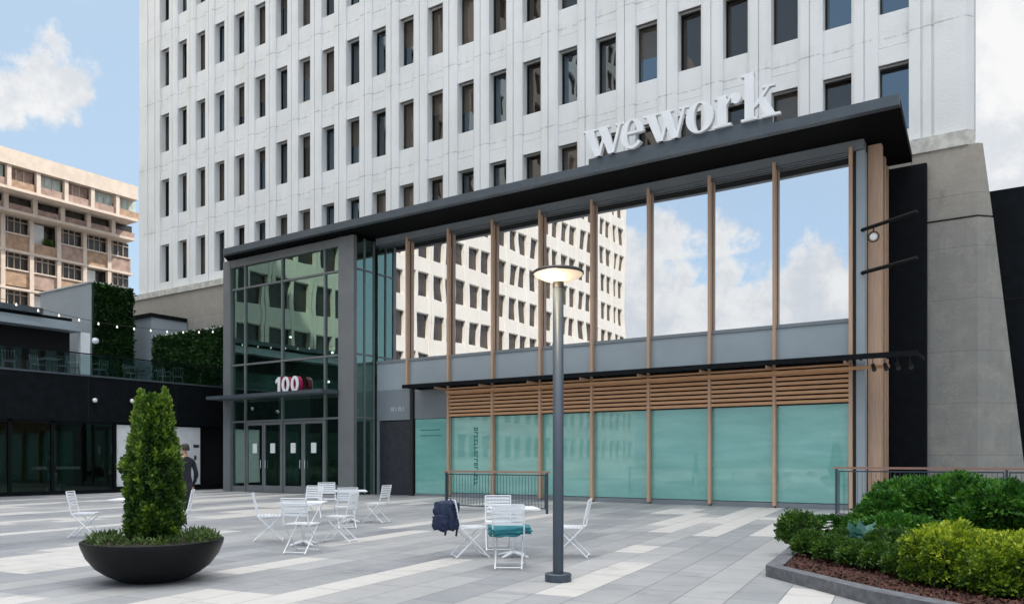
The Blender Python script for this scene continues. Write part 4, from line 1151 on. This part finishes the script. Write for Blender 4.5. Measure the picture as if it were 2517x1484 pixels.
# boxwoods
bx = ((1962,12.0,.27,.56,'rounded boxwood at the left corner of the bed, taller than the others'),(1992,10.95,.21,.36,'low boxwood in front of the taller rounded boxwood'),
      (2052,10.4,.23,.34,'low boxwood, second from the bed corner in the front row'),(2112,9.95,.23,.32,'low boxwood in front of the blue-green plant'),(2172,9.55,.23,.34,'low boxwood right of the blue-green plant in the front row'),
      (2228,9.1,.22,.34,'low boxwood touching the left lime shrub'),(2075,11.2,.22,.36,'small boxwood left of the blue-green plant, behind the front row'),(2175,10.5,.24,.42,'small boxwood right of the blue-green plant, behind the front row'),(2222,10.1,.24,.45,'boxwood between the front row and the left lime shrub'))
for k, (px_, t_, w, h, lab) in enumerate(bx):
    lo = [(0,0,h*.5,w,w,h*.5),(w*.5,w*.2,h*.45,w*.6,w*.6,h*.42),(-w*.5,-w*.1,h*.45,w*.6,w*.6,h*.42)]
    shrub('boxwood', lab, lo, 3600 if k else 5000, .038, M['leaf_box'], 100+k, L(px_, t_), 'boxwoods along the front of the bed', tb=.5 if k == 0 else .42, freq=5, aspect=.6, bumpy=.3)
hs = thing('hosta', 'blue-green broad leaved plant among the boxwoods', 'plant', None, L(2122, 10.95))
rh = random.Random(3); pts = []
for _ in range(60):
    a = rh.uniform(0,6.28); r = .16*rh.random(); pts.append(((r*math.cos(a), r*math.sin(a), .16+.16*rh.random()), (math.cos(a), math.sin(a), .3), rh.random()))
leaves('leaves', M['leaf_blue'], hs, pts, .17, 12, .62)
MB().tube([(0,0,0),(0,0,.3)], .012, 6).build('stem', M['trunk'], hs)
for k, (px_, t_, z, lab) in enumerate(((2036,12.4,.30,'cluster of white flowers beside the rounded boxwood'),(2093,12.3,.27,'small white flowers left of the dark shrubs'),(2013,12.2,.22,'lowest white flowers at the foot of the rounded boxwood'))):
    f = thing('white_flowers', lab, 'flowers', 'white flowers in the bed', L(px_, t_, .1))
    mb = MB()
    for j in range(9 if k == 0 else 5):
        x, y, zz_ = rh.gauss(0,.05), rh.gauss(0,.05), z+rh.gauss(0,.04)
        for q in range(5):
            a = q*1.256; mb.add([(x,y,zz_),(x+.035*math.cos(a-.4),y+.035*math.sin(a-.4),zz_+.015),(x+.045*math.cos(a),y+.045*math.sin(a),zz_+.01),(x+.035*math.cos(a+.4),y+.035*math.sin(a+.4),zz_+.015)], [(0,1,2,3)])
    mb.build('petals', M['petal'], f); MB().tube([(0,0,0),(.01,0,z)], .006, 5).build('stem', M['trunk'], f)

# ================================================================== PEOPLE
def person(label, loc, rz, stride=.18, jacket='cloth', bend=0):
    t = thing('person', label, 'person', None, loc, rz)     # faces local +Y
    J = []; E = []
    def j(p, r, par=None):
        J.append((Vector(p), r)); i = len(J)-1
        if par is not None: E.append((par, i))
        return i
    pel = j((0,0,.96), (.155,.11)); wst = j((0,0,1.10), (.135,.10), pel); chs = j((0,.005,1.30), (.165,.115), wst); up = j((0,-.005,1.43), (.13,.085), chs)
    nk = j((0,.0,1.51), .052, up); hb = j((0,.015,1.575), .062, nk); hd = j((0,.02,1.655), (.078,.092), hb); ht = j((0,.012,1.73), (.055,.068), hd)
    nose = j((0,.115,1.635), .014, hd)
    for s in (-1, 1):
        hip = j((s*.095,0,.90), .092, pel); kn = j((s*.10, s*stride*.5+.03, .50), .058, hip); an = j((s*.10, s*stride, .09), .038, kn); to = j((s*.115, s*stride+.16, .035), .034, an)
        sh = j((s*.19,-.005,1.40), .058, up); el = j((s*.235, -s*.08, 1.12), .042, sh); wr = j((s*.23, .09-s*.05, .90), .028, el)
        pm = j((s*.228, .115-s*.05, .835), (.020,.034), wr)
        for q in range(4):
            a_ = j((s*(.222), .085+.017*q-s*.05, .785), .0085, pm); j((s*.205, .085+.018*q-s*.05, .755-(.012 if q in (1,2) else 0)), .0075, a_)
        th_ = j((s*.215, .15-s*.05, .82), .010, pm); j((s*.205, .165-s*.05, .79), .0085, th_)
    me = skinned('body', J, E)
    for m_ in (M['skin'], M[jacket], M['trous'], M['shoe']): me.materials.append(m_)
    for pgn in me.polygons:
        c_ = pgn.center; mi = 0
        if c_.z < .075: mi = 3
        elif c_.z < .97 and abs(c_.x) < .19: mi = 2
        elif c_.z < 1.49 and c_.z > .875: mi = 1
        elif c_.z < 1.49 and abs(c_.x) < .19: mi = 1
        pgn.material_index = mi
    o = bpy.data.objects.new('body', me); C.objects.link(o); o.parent = t
    # hair cap
    hm = MB(); vs = []; fs = []; seg = 16
    for i in range(7):
        a = math.pi*.52*i/6
        for k in range(seg):
            b = 2*math.pi*k/seg; zz2 = math.cos(a)
            fr_ = 1.0
            vs.append((.086*math.sin(a)*math.cos(b), -.012+.094*math.sin(a)*math.sin(b), 1.675+.095*zz2-(.05 if math.sin(b) < -.2 and i > 4 else 0)))
    for i in range(6):
        for k in range(seg): k2 = (k+1) % seg; fs.append((i*seg+k, (i+1)*seg+k, (i+1)*seg+k2, i*seg+k2))
    hm.add(vs, fs); hm.build('hair', M['hair'], t, smooth=True)
    return t
person('person in a dark jacket walking beside the topiary, half hidden by it', at(454, 16.4), camdir(60), .16)
u_ = (125-1258.5)/1975; rr_ = (CS*u_-SN)/(SN*u_+CS)
person('person in dark clothes standing inside the dark shop window', Vector((-34.2, -34.2/rr_, 0)), R(-40), .2)
